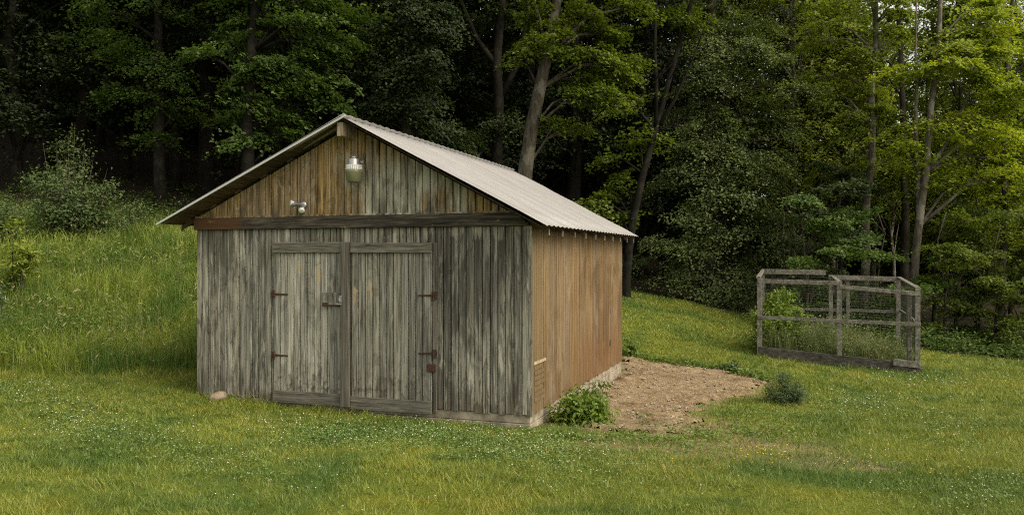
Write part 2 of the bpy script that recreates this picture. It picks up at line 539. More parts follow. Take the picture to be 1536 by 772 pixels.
t = NT('roof_metal')
o = t.coord('Object')
c = t.ramp(t.noise(o, 1, 5, .6, .3, (.6, 2.5, .6)), [(.3, (.265, .255, .248)), (.7, (.335, .325, .318))])
so_ = t.sep(o)
lap = t.math('MULTIPLY', t.mask(t.math('ABSOLUTE', t.math('SUBTRACT', t.math('FRACT', t.math('DIVIDE', so_[1], .82)), .5)), .485, .495), .35)
c = t.mix(lap, c, (.16, .145, .14))
ru = t.math('MULTIPLY', t.mask(t.noise(o, 1, 6, .75, .3, (1.2, 7, 1.2)), .60, .72), t.mask(t.math('ABSOLUTE', so_[0]), 2.1, 2.85))
c = t.mix(t.math('MULTIPLY', ru, .7), c, (.17, .10, .06))
c = t.mix(t.math('MULTIPLY', t.mask(t.noise(o, 3, 6, .7), .60, .75), .35), c, (.30, .26, .22))
M['roof_metal'] = t.done(c, t.mix(t.noise(o, 4, 3), (.36,) * 3, (.55,) * 3), metal=.15, spec=.4)
t = NT('concrete')
o = t.coord('Object')
c = t.ramp(t.noise(o, 5, 7, .7), [(.3, (.12, .10, .072)), (.55, (.27, .235, .175)), (.75, (.40, .355, .28))])
M['concrete'] = t.done(c, .95, t.noise(o, 25, 5, .7), .6, .01, spec=.1)
t = NT('rock')
o = t.coord('Object')
c = t.ramp(t.noise(o, 12, 6, .7), [(.3, (.14, .105, .066)), (.7, (.33, .265, .185))])
M['rock'] = t.done(c, .9, t.noise(o, 20, 5), .6, .01)
t = NT('rusty_iron')
o = t.coord('Object')
c = t.ramp(t.noise(o, 30, 5, .7), [(.35, (.022, .016, .012)), (.6, (.07, .034, .017)), (.8, (.14, .062, .028))])
M['rust'] = t.done(c, .85, t.noise(o, 60, 4), .5, .003)
M['steel'] = NT('galvanised_steel').done((.42, .43, .43), .42, metal=.85)
M['trim'] = NT('edge_trim_metal').done((.52, .52, .50), .45, metal=.2)
M['alu'] = NT('spun_aluminium').done((.42, .42, .40), .42, metal=.8)
M['collar'] = NT('white_glass_collar').done((.58, .58, .54), .3, spec=.5)
M['lens'] = NT('olive_plastic_lens').done((.15, .15, .085), .28, spec=.4)
M['bulb'] = NT('lamp_glass').done((.62, .62, .58), .15, spec=.6)
M['wire'] = NT('galvanised_wire').done((.10, .10, .09), .6, metal=.4)
M['hole'] = NT('dark_slot').done((.008, .007, .006), .9)

# ------------------------------------------------------------------ camera
cam = bpy.data.cameras.new('camera')
cam.sensor_width = 36; cam.lens = 36 * F / 1536; cam.clip_end = 600; cam.clip_start = .05
co = link(bpy.data.objects.new('camera', cam))
co.location = (0, 0, ZC); co.rotation_euler = (R(90), 0, 0)
SC.camera = co

# ------------------------------------------------------------------ shed axes
YAW = math.atan2(-.324, .946)
U = np.array([math.cos(YAW), math.sin(YAW)]); V = np.array([-math.sin(YAW), math.cos(YAW)])
HW, LEN = 2.58, 5.86
C0 = np.array([.245, 10.26])
SO = C0 - U * HW                                   # front centre on the ground
SILL, WTOP = .17, 2.57
SHED = [tuple(SO + U * a + V * b) for a, b in ((-HW, 0), (HW, 0), (HW, LEN), (-HW, LEN))]


def fu(px, py, v=0.0):
    """front-wall coordinates (u, z) of a photo pixel on the plane v"""
    k = (px - CX) / F
    d = np.array([k, 1.0])
    tt = (SO @ V + v) / (d @ V)
    P = d * tt - SO
    return float(P @ U), float(ZC - (py - CY) / F * tt)


def su(px, py):
    """right-wall coordinates (v, z)"""
    k = (px - CX) / F
    d = np.array([k, 1.0])
    tt = (SO @ U + HW) / (d @ U)
    P = d * tt - SO
    return float(P @ V), float(ZC - (py - CY) / F * tt)


# ------------------------------------------------------------------ zones on the ground
DIRT = [tuple(ground_px(*p)) for p in ((931, 536), (1000, 547), (1080, 556), (1128, 566), (1148, 577), (1132, 589), (1080, 597), (1050, 607),
                                       (1036, 622), (1042, 642), (1000, 655), (950, 652), (915, 646), (880, 640), (850, 628))]
_b = ground_px(850, 628)
DIRT[-1] = tuple(SO + U * (HW + .02) + V * .7)
DIRT.append(tuple(SO + U * (HW - .05) + V * (LEN - .2)))
MEADOW = [(-30, 13.6), (-12, 12.9), (-8, 12.75), (-5.6, 13.3), (-4.35, 13.6), (-3.0, 17.3), (-1, 18), (-.6, 22), (-6, 23.6), (-12, 24.5), (-30, 26)]
FOREST_EDGE = [(-60, 25), (-18, 24.6), (-8, 23.6), (0, 24.5), (2.6, 30), (4.1, 30.2), (5.9, 27.2), (7.4, 25.2), (9.5, 24), (11.5, 22.7), (13.9, 22), (18, 21), (40, 19), (80, 15), (80, 115), (-60, 115)]
PEN_FL = np.array([5.61, 18.48]); PEN_FR = np.array([8.757, 17.4])
PU = (PEN_FR - PEN_FL); PW = float(np.hypot(*PU)); PU = PU / PW
PV = np.array([-PU[1], PU[0]]); PD = 3.3
PEN = [tuple(PEN_FL), tuple(PEN_FR), tuple(PEN_FR + PV * PD), tuple(PEN_FL + PV * PD)]
BARE = [(ground_px(1130, 665), .9), (ground_px(1010, 668), 1.1), (ground_px(1085, 640), .8), (ground_px(940, 668), .7), (ground_px(1230, 690), .5),
        (ground_px(1300, 700), .35)]


def bare_amount(x, y):
    dd = dist_poly(x, y, DIRT) + .3 * wob(x, y, 2.7) + .15 * wob(x, y, 8)
    b = np.clip(.8 - dd / .55, 0, 1)
    for (c, r) in BARE:
        d = np.hypot((x - c[0]), (y - c[1]) * .8) + .25 * wob(x, y, 2.3)
        b = np.maximum(b, np.clip(1.25 - d / r, 0, 1))
    return b


def forest_amount(x, y):
    return np.clip(.5 - (dist_poly(x, y, FOREST_EDGE) + .5 * wob(x, y, .7)) / 1.2, 0, 1)


# terrain sheet
xs = np.unique(np.concatenate([np.linspace(-90, -22, 30), np.arange(-22, 22.01, .4), np.linspace(22, 90, 30)]))
ys = np.unique(np.concatenate([np.linspace(-40, 2, 18), np.arange(2, 34.01, .4), np.linspace(34, 125, 46)]))
gx, gy = np.meshgrid(xs, ys)
vz = gz(gx.ravel(), gy.ravel())
vv = np.stack([gx.ravel(), gy.ravel(), vz], 1)
nx, ny = len(xs), len(ys)
ii = (np.arange(ny - 1)[:, None] * nx + np.arange(nx - 1)[None, :]).ravel()
ground = np_mesh('ground', vv, np.stack([ii, ii + 1, ii + nx + 1, ii + nx], 1), M['ground'], smooth=True)
tag(ground, kind='structure')
for nm, fn in (('forest', forest_amount), ('bare', bare_amount)):
    a = ground.data.attributes.new(nm, 'FLOAT', 'POINT')
    a.data.foreach_set('value', fn(vv[:, 0], vv[:, 1]).astype(np.float32))

# dirt sheet: fine grid inside a wobbly outline
P = np.array(DIRT)
bx = np.arange(P[:, 0].min() - .4, P[:, 0].max() + .4, .045); by = np.arange(P[:, 1].min() - .4, P[:, 1].max() + .4, .06)
qx, qy = np.meshgrid(bx, by)
dd = dist_poly(qx.ravel(), qy.ravel(), DIRT) + .24 * wob(qx.ravel(), qy.ravel(), 3.1) + .14 * wob(qx.ravel(), qy.ravel(), 9.)
rng = np.random.default_rng(5)
dz = gz(qx.ravel(), qy.ravel()) + np.clip(-dd * .25, -.02, .042) + rng.normal(0, .007, dd.size) * (dd < -.05) + .012 * wob(qx.ravel() + 5, qy.ravel(), 4) * (dd < -.1) + .012 * wob(qx.ravel(), qy.ravel(), 7) * (dd < -.1)
nx, ny = len(bx), len(by)
ii = (np.arange(ny - 1)[:, None] * nx + np.arange(nx - 1)[None, :]).ravel()
fc = np.stack([ii, ii + 1, ii + nx + 1, ii + nx], 1)
fc = fc[(dd[fc] < 0.06).all(1)]
used = np.unique(fc); rm = np.full(dd.size, -1); rm[used] = np.arange(len(used))
dirt = np_mesh('dirt_patch', np.stack([qx.ravel(), qy.ravel(), dz], 1)[used], rm[fc], M['dirt'], smooth=True)
tag(dirt, kind='structure')


# ------------------------------------------------------------------ scattered blades, leaves, petals
def blades(x, y, z, h, w, lean, rng, segs=1):
    n = len(x)
    a = rng.uniform(0, 2 * np.pi, n); b = rng.uniform(0, 2 * np.pi, n) * .55 + 3.5 * wob(x, y, 2.6) + 2 * wob(y, x, 6.)
    sx, sy = np.cos(a) * w / 2, np.sin(a) * w / 2
    lx, ly = np.cos(b) * lean * h, np.sin(b) * lean * h
    if segs == 1:
        v = np.stack([np.stack([x - sx, y - sy, z], 1), np.stack([x + sx, y + sy, z], 1), np.stack([x + lx, y + ly, z + h], 1)], 1).reshape(-1, 3)
        return v, [np.arange(3 * n).reshape(-1, 3)]
    m = .55
    v = np.stack([np.stack([x - sx, y - sy, z], 1), np.stack([x + sx, y + sy, z], 1),
                  np.stack([x + sx * .8 + lx * .25, y + sy * .8 + ly * .25, z + h * m], 1), np.stack([x - sx * .8 + lx * .25, y - sy * .8 + ly * .25, z + h * m], 1),
                  np.stack([x + lx, y + ly, z + h * (1 - .25 * lean)], 1)], 1).reshape(-1, 3)
    k = np.arange(n)[:, None] * 5
    return v, [k + np.array([[0, 1, 2, 3]]), k + np.array([[3, 2, 4]])]


def merge(parts):
    vs, q, b = [], {}, 0
    for v, fs in parts:
        for f in fs: q.setdefault(f.shape[1], []).append(f + b)
        vs.append(v); b += len(v)
    return np.concatenate(vs), [np.concatenate(x) for x in q.values()]


def leaves(pos, L, W, nrm, rng, fold=.18):
    """rhombic folded leaves at pos, lying roughly in the plane of nrm"""
    n = len(pos)
    nrm = nrm / np.linalg.norm(nrm, axis=1, keepdims=True)
    r = rng.normal(size=(n, 3)); a = np.cross(nrm, r); a /= np.linalg.norm(a, axis=1, keepdims=True) + 1e-9
    b = np.cross(nrm, a)
    L = np.broadcast_to(L, (n,))[:, None]; W = np.broadcast_to(W, (n,))[:, None]
    v = np.stack([pos - a * L * .5, pos + b * W * .5 + nrm * W * fold - a * L * .06, pos + a * L * .5, pos - b * W * .5 + nrm * W * fold - a * L * .06], 1).reshape(-1, 3)
    return v, [np.arange(4 * n).reshape(-1, 4)]


def frustum_pts(t0, t1, dens, rng, margin=1.2, extra=2.4):
    wmax = (t1 * .632 * margin + extra)
    n = int(2 * wmax * (t1 - t0) * dens)
    x = rng.uniform(-wmax, wmax, n); y = rng.uniform(t0, t1, n)
    k = np.abs(x) < y * .632 * margin + extra
    return x[k], y[k]


rng = np.random.default_rng(11)
parts = []
for (t0, t1, dens, h, w) in ((3.6, 6.8, 3800, .046, .0052), (6.8, 9.5, 2600, .05, .0066), (9.5, 13.5, 1500, .052, .0095), (13.5, 20, 750, .055, .014), (20, 32, 330, .06, .022)):
    x, y = frustum_pts(t0, t1, dens, rng)
    k = (dist_poly(x, y, SHED) > .0) & (dist_poly(x, y, MEADOW) > -.1) & (dist_poly(x, y, PEN) > .05)
    fe = forest_amount(x, y)
    k &= rng.random(len(x)) > fe * 1.15
    dd = dist_poly(x, y, DIRT) + .24 * wob(x, y, 3.1) + .14 * wob(x, y, 9.)
    k &= rng.random(len(x)) < np.clip(.05 + (dd + .22) / .60, .02, 1)
    k &= rng.random(len(x)) > bare_amount(x, y) * .68
    k &= rng.random(len(x)) < .84 + .3 * wob(x, y, 1.1)
    x, y = x[k], y[k]
    n = len(x)
    hh = h * rng.uniform(.5, 1.45, n) * (1 + .3 * wob(x, y, .8)) * (1 + .28 * wob(x + 3, y, 5.5))
    ds = dist_poly(x, y, SHED)
    hh *= 1 + 1.9 * np.exp(-np.maximum(ds, 0) / .14) * (.6 + .6 * wob(x, y, 3.3)) * (x < -1.9) - .45 * np.exp(-np.maximum(ds, 0) / .3) * (x > -1.9)           # uncut fringe along the walls
    dp = dist_poly(x, y, PEN); hh *= 1 + 1.2 * np.exp(-np.maximum(dp, 0) / .15)
    dm = dist_poly(x, y, MEADOW); hh *= 1 + 1.6 * np.exp(-np.maximum(dm, 0) / .35)
    parts.append(blades(x, y, gz(x, y) - .004, hh, 1.25 * w * rng.uniform(.7, 1.4, n), rng.uniform(.2, 1.2, n), rng))
v, f = merge(parts)
tag(np_mesh('grass', v, f, M['lawn']), 'short yellow green mown lawn around the shed and pen', 'grass', kind='stuff')

# tall meadow on the left bank
parts, seeds = [], []
for (x0, x1, y0, y1, dens, w) in ((-14, -2.5, 12.4, 16, 900, .009), (-17, -.5, 16, 20, 520, .013), (-20, 0, 20, 25.5, 300, .018)):
    n = int((x1 - x0) * (y1 - y0) * dens)
    x = rng.uniform(x0, x1, n); y = rng.uniform(y0, y1, n)
    dm = dist_poly(x, y, MEADOW) + .25 * wob(x, y, 1.2)
    k = (dm < 0) & (dist_poly(x, y, SHED) > .1) & (rng.random(n) < .78 + .35 * wob(x, y, .9))
    x, y, dm = x[k], y[k], dm[k]
    n = len(x)
    hh = rng.uniform(.2, .72, n) * np.clip(.7 - dm * .6, .62, 1.0) * (1 + .35 * wob(x, y, .7))
    z = gz(x, y) - .01
    parts.append(blades(x, y, z, hh, w * rng.uniform(.6, 1.4, n), rng.uniform(.1, .8, n), rng, 2))
    # seed heads: slim spikelets above the blades
    m = n // 26
    j = rng.choice(n, m, False)
    hs = hh[j] * rng.uniform(1.1, 1.5, m)
    pos = np.stack([x[j], y[j], z[j] + hs], 1)
    seeds.append(leaves(pos, rng.uniform(.06, .13, m), .018, np.stack([rng.normal(size=m), rng.normal(size=m), rng.normal(size=m) * .25], 1), rng))
    seeds.append(blades(x[j], y[j], z[j], hs, .006, .05, rng))
v, f = merge(parts)
tag(np_mesh('meadow_grass', v, f, M['meadow']), 'tall uncut grass on the bank left of the shed', 'tall grass', kind='stuff')
v, f = merge(seeds)
tag(np_mesh('grass_seed_heads', v, f, M['seed']), 'pale seed heads standing above the tall grass', 'seed heads', kind='stuff')

# broad-leaved weeds through the meadow and below the trees
parts = []
for k in range(1100):
    x = rng.uniform(-18, -1); y = rng.uniform(13, 27)
    if dist_poly(np.array([x]), np.array([y]), MEADOW)[0] > 2.2 or dist_poly(np.array([x]), np.array([y]), MEADOW)[0] > -.3 and y < 20 or dist_poly(np.array([x]), np.array([y]), SHED)[0] < .4: continue
    if wob(np.array([x]), np.array([y]), .6)[0] < -.15: continue
    n = int(rng.integers(20, 70)); r = rng.uniform(.12, .35); h = rng.uniform(.15, .55)
    p = np.stack([x + rng.normal(0, r, n), y + rng.normal(0, r, n), gz1(x, y) + rng.uniform(.05, 1, n) ** .7 * h], 1)
    parts.append(leaves(p, rng.uniform(.05, .11, n), rng.uniform(.025, .05, n), np.stack([rng.normal(0, .5, n), rng.normal(0, .5, n), np.ones(n)], 1), rng))
v, f = merge(parts)
tag(np_mesh('meadow_weeds', v, f, M['weed']), 'leafy weeds growing through the tall grass bank', 'weeds', kind='stuff')

# creeping ground cover along the back edge of the dirt and in front of it
parts = []
def creep(a, b, n, spread, L, h=.10):
    a, b = np.array(a), np.array(b)
    s = rng.random(n)
    p = a + (b - a) * s[:, None]
    x = p[:, 0] + rng.normal(0, spread, n); y = p[:, 1] + rng.normal(0, spread, n)
    dens = wob(x, y, 2.2) > -.45
    x, y = x[dens], y[dens]; n = len(x)
    pos = np.stack([x, y, gz(x, y) + rng.uniform(.01, h, n)], 1)
    parts.append(leaves(pos, L * rng.uniform(.6, 1.4, n), L * .6, np.stack([rng.normal(0, .45, n), rng.normal(0, .45, n), np.ones(n)], 1), rng))
edge = [ground_px(*p) for p in ((934, 530), (985, 542), (1040, 549), (1090, 556), (1130, 564), (1160, 574))]
for i in range(5): creep(edge[i], edge[i + 1], 240, .11, .075, .11)
for (a, b, n, s) in (((900, 650), (1010, 668), 500, .28), ((1000, 668), (1150, 640), 520, .3), ((1060, 620), (1180, 625), 520, .35), ((1120, 660), (1200, 640), 400, .3),
                     ((990, 640), (1060, 660), 200, .2), ((950, 625), (985, 640), 50, .15), ((840, 655), (900, 660), 300, .15)):
    creep(ground_px(*a), ground_px(*b), n, s, .055, .07)
v, f = merge(parts)
tag(np_mesh('ground_cover_weeds', v, f, M['weed']), 'low leafy weeds edging the bare dirt patch', 'weeds', kind='stuff')

# clover and buttercup heads
def heads(spots, r0):
    spots = [(a, b, c, d, int(e * .6)) for a, b, c, d, e in spots]
    vs, fs = [], []
    oc = np.array([(1, 0, 0), (0, 1, 0), (-1, 0, 0), (0, -1, 0), (0, 0, .8), (0, 0, -.7)], float)
    of = np.array([(0, 1, 4), (1, 2, 4), (2, 3, 4), (3, 0, 4), (1, 0, 5), (2, 1, 5), (3, 2, 5), (0, 3, 5)])
    P = []
    for (px, py, sx, sy, n) in spots:
        q = np.stack([rng.normal(px, sx, n), rng.normal(py, sy, n)], 1)
        for a in q:
            if a[1] < 545 or a[1] > 790: continue
            g = ground_px(a[0], a[1])
            P.append(g)
    P = np.array(P)
    k = (dist_poly(P[:, 0], P[:, 1], SHED) > .15) & (dist_poly(P[:, 0], P[:, 1], DIRT) > .1) & (dist_poly(P[:, 0], P[:, 1], PEN) > .1) & (dist_poly(P[:, 0], P[:, 1], MEADOW) > 0)
    P = P[k]; n = len(P)
    c = np.concatenate([P, (gz(P[:, 0], P[:, 1]) + rng.uniform(.04, .085, n))[:, None]], 1)
    r = r0 * rng.uniform(.6, 1.3, n) * np.clip(P[:, 1] / 9, .8, 1.7)
    v = (c[:, None, :] + oc[None] * r[:, None, None]).reshape(-1, 3)
    f = (np.arange(n)[:, None, None] * 6 + of[None]).reshape(-1, 3)
    return v, f
CLOVER = [(640, 652, 70, 13, 260), (790, 672, 60, 14, 170), (470, 648, 50, 12, 120), (110, 632, 45, 18, 130), (200, 655, 50, 12, 70), (40, 590, 45, 12, 80), (330, 690, 60, 16, 60), (880, 690, 90, 22, 90),
          (1285, 608, 40, 10, 130), (1390, 572, 60, 8, 80), (1485, 738, 60, 18, 55), (1420, 640, 50, 20, 70), (620, 720, 220, 30, 70), (1200, 700, 160, 40, 50)]
v, f = heads(CLOVER, .0078)
tag(np_mesh('clover_flowers', v, f, M['clover']), 'tiny white clover flowers scattered over the mown lawn', 'flowers', kind='stuff')
v, f = heads([(1150, 685, 26, 8, 60), (1350, 700, 60, 18, 60), (1060, 700, 60, 10, 20)], .0085)
tag(np_mesh('yellow_flowers', v, f, M['buttercup']), 'tiny yellow flowers in the lawn before the dirt patch', 'flowers', kind='stuff')

parts = []
for (cx, cy, sx, sy, n) in CLOVER[:12]:
    P_ = [ground_px(a, b) for a, b in zip(rng.normal(cx, sx * 1.1, n * 3), rng.normal(cy, sy * 1.1, n * 3)) if 545 < b < 790]
    P_ = np.array(P_)
    k = (dist_poly(P_[:, 0], P_[:, 1], SHED) > .12) & (dist_poly(P_[:, 0], P_[:, 1], DIRT) > .1) & (dist_poly(P_[:, 0], P_[:, 1], PEN) > .1)
    P_ = P_[k]
    P_ = np.repeat(P_, 5, 0) + rng.normal(0, .05, (len(P_) * 5, 2)); m = len(P_)
    pos = np.stack([P_[:, 0], P_[:, 1], gz(P_[:, 0], P_[:, 1]) + rng.uniform(.025, .06, m)], 1)
    parts.append(leaves(pos, rng.uniform(.018, .034, m), rng.uniform(.016, .026, m), np.stack([rng.normal(0, .4, m), rng.normal(0, .4, m), np.ones(m)], 1), rng))
v, f = merge(parts)
tag(np_mesh('clover_leaves', v, f, M['clover_leaf']), 'patches of small clover leaves in the mown lawn', 'clover', kind='stuff')

# stones and chips on the dirt
n = 2300
x = rng.uniform(P[:, 0].min(), P[:, 0].max(), n) if False else rng.uniform(min(p[0] for p in DIRT), max(p[0] for p in DIRT), n)
y = rng.uniform(min(p[1] for p in DIRT), max(p[1] for p in DIRT), n)
k = dist_poly(x, y, DIRT) < -.05
x, y = x[k], y[k]; n = len(x)
oc = np.array([(1, .1, 0), (.2, 1, .1), (-1, 0, .1), (-.1, -1, 0), (0, 0, .7), (0, 0, -.4)], float)
of = np.array([(0, 1, 4), (1, 2, 4), (2, 3, 4), (3, 0, 4), (1, 0, 5), (2, 1, 5), (3, 2, 5), (0, 3, 5)])
r = .006 + .036 * rng.random(n) ** 6 + .008 * rng.random(n)
a = rng.uniform(0, 6.28, n); st = rng.uniform(.6, 1.8, n)
X = oc[None, :, 0] * st[:, None]; Y = np.repeat(oc[None, :, 1], n, 0)
v = np.stack([x[:, None] + (X * np.cos(a)[:, None] - Y * np.sin(a)[:, None]) * r[:, None], y[:, None] + (X * np.sin(a)[:, None] + Y * np.cos(a)[:, None]) * r[:, None],
              gz(x, y)[:, None] + .05 + oc[None, :, 2] * r[:, None]], 2).reshape(-1, 3)
tag(np_mesh('gravel', v, (np.arange(n)[:, None, None] * 6 + of[None]).reshape(-1, 3), M['rock']), 'small stones and chips strewn over the bare dirt', 'gravel', kind='stuff')

# the single rock at the shed's left front
g = ground_px(327, 600)
rk = thing('rock', 'tan rounded rock in the grass at the front wall of the shed', 'rock', (g[0], g[1], gz1(*g)))
mb = MB(); prof = [(.06, -.05), (.13, -.02), (.125, .05), (.09, .095), (.03, .115)]
mb.lathe(prof, 12)
mb.v = [(p[0] * .9 + .02 * math.sin(9 * p[1]), p[1] * .8 + .015 * math.sin(14 * p[0]), p[2] * .8 + .015 * math.sin(11 * p[0] + 6 * p[1])) for p in mb.v]
bpy.data.objects.remove(rk)
o = mb.build('rock', M['rock'], smooth=True); o.location = (g[0], g[1], gz1(*g) + .03)
tag(o, 'tan rounded rock in the grass at the front wall of the shed', 'rock')

# ------------------------------------------------------------------ the shed
shed = thing('shed', 'weathered grey wooden shed with pale corrugated metal roof and double doors', 'shed', (SO[0], SO[1], 0), YAW)
RID = 4.055; RS, LS = .528, .475                                    # ridge height, slopes right and left


def roof_z(u): return RID - (u * RS if u > 0 else -u * LS)


def siding(mb, u0, u1, bw, zlo, zhi, plane, th=.026, ch=.0088, gap_every=None):
    """vertical boards; plane(u, d) -> xy at u, d metres proud of the wall"""
    u = u0; k = 0
    while u < u1 - 1e-6:
        w = min(bw * random.uniform(.96, 1.04), u1 - u)
        if u1 - u - w < bw * .4: w = u1 - u
        c = ch * random.uniform(.7, 1.5)
        if gap_every and k % gap_every == 0: c *= 1.8
        d = th + random.uniform(-.0015, .0015)
        lo = zlo + random.uniform(-.012, .012)
        q = []
        for z in (0, 1):
            for (a, dd) in ((u + c * .45, 0), (u + w - c * .45, 0), (u + w - c, d), (u + c, d)):
                zz = lo if z == 0 else zhi(a)
                q.append((*plane(a, dd), zz))
        # order so that faces look outward
        mb.hexa([q[3], q[2], q[1], q[0], q[7], q[6], q[5], q[4]])
        u += w; k += 1


front = lambda u, d: (u, -d)
right = lambda u, d: (HW - .022 + d, u)
left = lambda u, d: (-HW + .022 - d, u)
back = lambda u, d: (u, LEN + d - .022)
mb = MB(); siding(mb, -HW, HW, .107, SILL, lambda a: WTOP + .01, lambda u, d: (u, .022 - d)); mb.build('front_wall', M['siding_grey'], shed)
mb = MB(); siding(mb, -2.56, 2.5, .107, 2.70, lambda a: roof_z(a) - .09, lambda u, d: (u, .020 - d)); mb.build('gable_siding', M['gable_boards'], shed)
mb = MB(); siding(mb, .02, LEN, .1016, SILL + .0, lambda a: roof_z(HW) - .08, right, ch=.0042, gap_every=12); sw = mb.build('side_wall', M['side_panel'], shed)
tag(sw, 'tan grooved side wall')
mb = MB(); siding(mb, .02, LEN, .107, SILL, lambda a: roof_z(-HW) - .08, left); mb.build('side_wall', M['siding_grey'], shed)
mb = MB(); siding(mb, -HW + .03, HW - .03, .107, SILL, lambda a: roof_z(a) - .09, back); mb.build('back_wall', M['siding_grey'], shed)
# corner board at the right front corner
mb = MB(); mb.box(HW - .055, HW + .006, -.008, .0195, SILL - .01, WTOP); mb.build('corner_board', M['siding_grey'], shed)
# footing: rough concrete, a sill joint between two courses
mb = MB()
mb.box(-HW + .03, HW - .012, .006, .25, -.5, .055); mb.box(-HW + .03, HW - .018, .012, .25, .06, SILL)
mb.box(HW - .25, HW - .012, .256, LEN - .01, -.5, .055); mb.box(HW - .25, HW - .018, .256, LEN - .01, .06, SILL)
mb.box(-HW + .02, -HW + .25, .26, LEN - .02, -.3, SILL - .001)
mb.build('foundation', M['concrete'], shed, bevel=.008)
# beam over the doors, its right end cut along the roof
mb = MB()
z0, z1 = 2.572, 2.742
mb.hexa([(-2.60, -.045, z0), (2.57, -.045, z0), (2.57, .0, z0), (-2.60, .0, z0), (-2.60, -.045, z1), (2.40, -.045, z1), (2.40, .0, z1), (-2.60, .0, z1)])
bm_ = mb.build('beam', M['beam'], shed, bevel=.006)
mb = MB(); mb.beam((-2.6, -.0, 2.755), (2.36, -.0, 2.755), .03, .022); mb.build('drip_strip', M['gable_boards'], shed)

# roof sheets
def sheet(name, c_ridge0, c_ridge1, c_eave0, c_eave1, nv, ns, amp=.0075, per=.205):
    A, B, C, D = map(np.array, (c_ridge0, c_ridge1, c_eave0, c_eave1))
    n = np.cross(B - A, C - A); n = n / np.linalg.norm(n)
    if n[2] < 0: n = -n
    s = np.linspace(0, 1, nv)[:, None]; q = np.linspace(0, 1, ns)[None, :]
    G = (A[None, None] * (1 - s)[..., None] + B[None, None] * s[..., None]) * (1 - q)[..., None] + (C[None, None] * (1 - s)[..., None] + D[None, None] * s[..., None]) * q[..., None]
    ph = G[..., 1] / per * 2 * np.pi
    h = amp * np.sign(np.sin(ph)) * np.abs(np.sin(ph)) ** .8
    G = G + n * h[..., None]
    # slight sag and oil-canning
    G[..., 2] += .006 * np.sin(G[..., 1] * 2.1) * np.sin(q * 3.14 * 2)
    i = (np.arange(nv - 1)[:, None] * ns + np.arange(ns - 1)[None, :]).ravel()
    o = np_mesh(name, G.reshape(-1, 3), np.stack([i, i + 1, i + ns + 1, i + ns], 1), M['roof_metal'], shed, smooth=True)
    m = o.modifiers.new('solid', 'SOLIDIFY'); m.thickness = .004
    return o
sheet('roof', (.02, -.36, RID - .005), (.02, 6.78, RID - .01), (2.865, -.36, 2.566), (2.865, 6.12, 2.585), 400, 9)
sheet('roof', (.09, -.36, RID + .01), (.08, 6.75, RID + .004), (-2.97, -.36, 2.658), (-2.97, 6.12, 2.66), 400, 9)
mb = MB(); mb.beam((.12, -.372, RID - .02 + .01), (-2.985, -.372, 2.658 - .012), .012, .026, up=(-LS, 0, 1))
mb.build('edge_trim', M['trim'], shed)
# a flat of timber under the sheets, barge rafters, rafters with their tails
mb = MB()
for sgn, sl, ue in ((1, RS, 2.80), (-1, LS, 2.90)):
    for k in range(7):
        a = .12 + k * (ue - .14 - .12) / 6
        mb.beam((sgn * a, .01, RID - a * sl - .045), (sgn * a, 6.1, RID - a * sl - .045), .10, .03, up=(sgn * sl, 0, 1))
mb.build('purlins', M['roof_wood'], shed)
for v in [LEN * k / 9 + .05 for k in range(0, 10)]:
    for sgn, sl, ue in ((1, RS, 2.79), (-1, LS, 2.88)):
        mb = MB()
        a0, a1 = .02, ue
        mb.beam((sgn * a0, v, RID - a0 * sl - .135), (sgn * a1, v, RID - a1 * sl - .07), .035, .05, up=(sgn * sl, 0, 1))
        rf = mb.build('rafter', M['roof_wood'], shed)
        mb = MB(); x1 = sgn * a1; zz = RID - a1 * sl - .085
        mb.box(min(x1 + sgn * .001, x1 + sgn * .014), max(x1 + sgn * .001, x1 + sgn * .014), v - .017, v + .017, zz - .045, zz + .03)
        mb.build('end_block', M['grey_timber'], rf)
mb = MB(); mb.box(-.045, .045, -.31, 6.0, RID - .27, RID - .085); mb.build('ridge_beam', M['raw_wood'], shed, bevel=.006)
# wooden deck boards seen from below on the overhangs
mb = MB()
for sgn, sl, ue in ((1, RS, 2.82), (-1, LS, 2.92)):
    for k in range(12):
        a0 = .06 + k * (ue - .08) / 12; a1 = .06 + (k + 1) * (ue - .08) / 12 - .006
        mb.hexa([(sgn * a0, -.315, RID - a0 * sl - .029), (sgn * a1, -.315, RID - a1 * sl - .029), (sgn * a1, 6.08, RID - a1 * sl - .029), (sgn * a0, 6.08, RID - a0 * sl - .029),
                 (sgn * a0, -.315, RID - a0 * sl - .021), (sgn * a1, -.315, RID - a1 * sl - .021), (sgn * a1, 6.08, RID - a1 * sl - .021), (sgn * a0, 6.08, RID - a0 * sl - .021)])
mb.build('roof_deck', M['roof_wood'], shed)

# doors
def hinge(parent, u, z, dirn, y):
    mb = MB()
    mb.hexa([(u, y, z - .012), (u + dirn * .21, y, z - .007), (u + dirn * .21, y + .006, z - .007), (u, y + .006, z - .012),
             (u, y, z + .018), (u + dirn * .21, y, z + .008), (u + dirn * .21, y + .006, z + .008), (u, y + .006, z + .018)] if dirn > 0 else
            [(u + dirn * .21, y, z - .007), (u, y, z - .012), (u, y + .006, z - .012), (u + dirn * .21, y + .006, z - .007),
             (u + dirn * .21, y, z + .008), (u, y, z + .018), (u, y + .006, z + .018), (u + dirn * .21, y + .006, z + .008)])
    mb.tube([(u - dirn * .012, y - .004, z - .055), (u - dirn * .012, y - .004, z + .06)], .011, 8)
    mb.box(min(u - dirn * .02, u - dirn * .06), max(u - dirn * .02, u - dirn * .06), y, y + .005, z - .05, z + .055)
    for k in (.05, .12, .18): mb.lathe([(.008, 0), (.008, .004), (.003, .007)], 6, 'y', (u + dirn * k, y - .007, z + .001))
    return mb.build('hinge', M['rust'], parent)


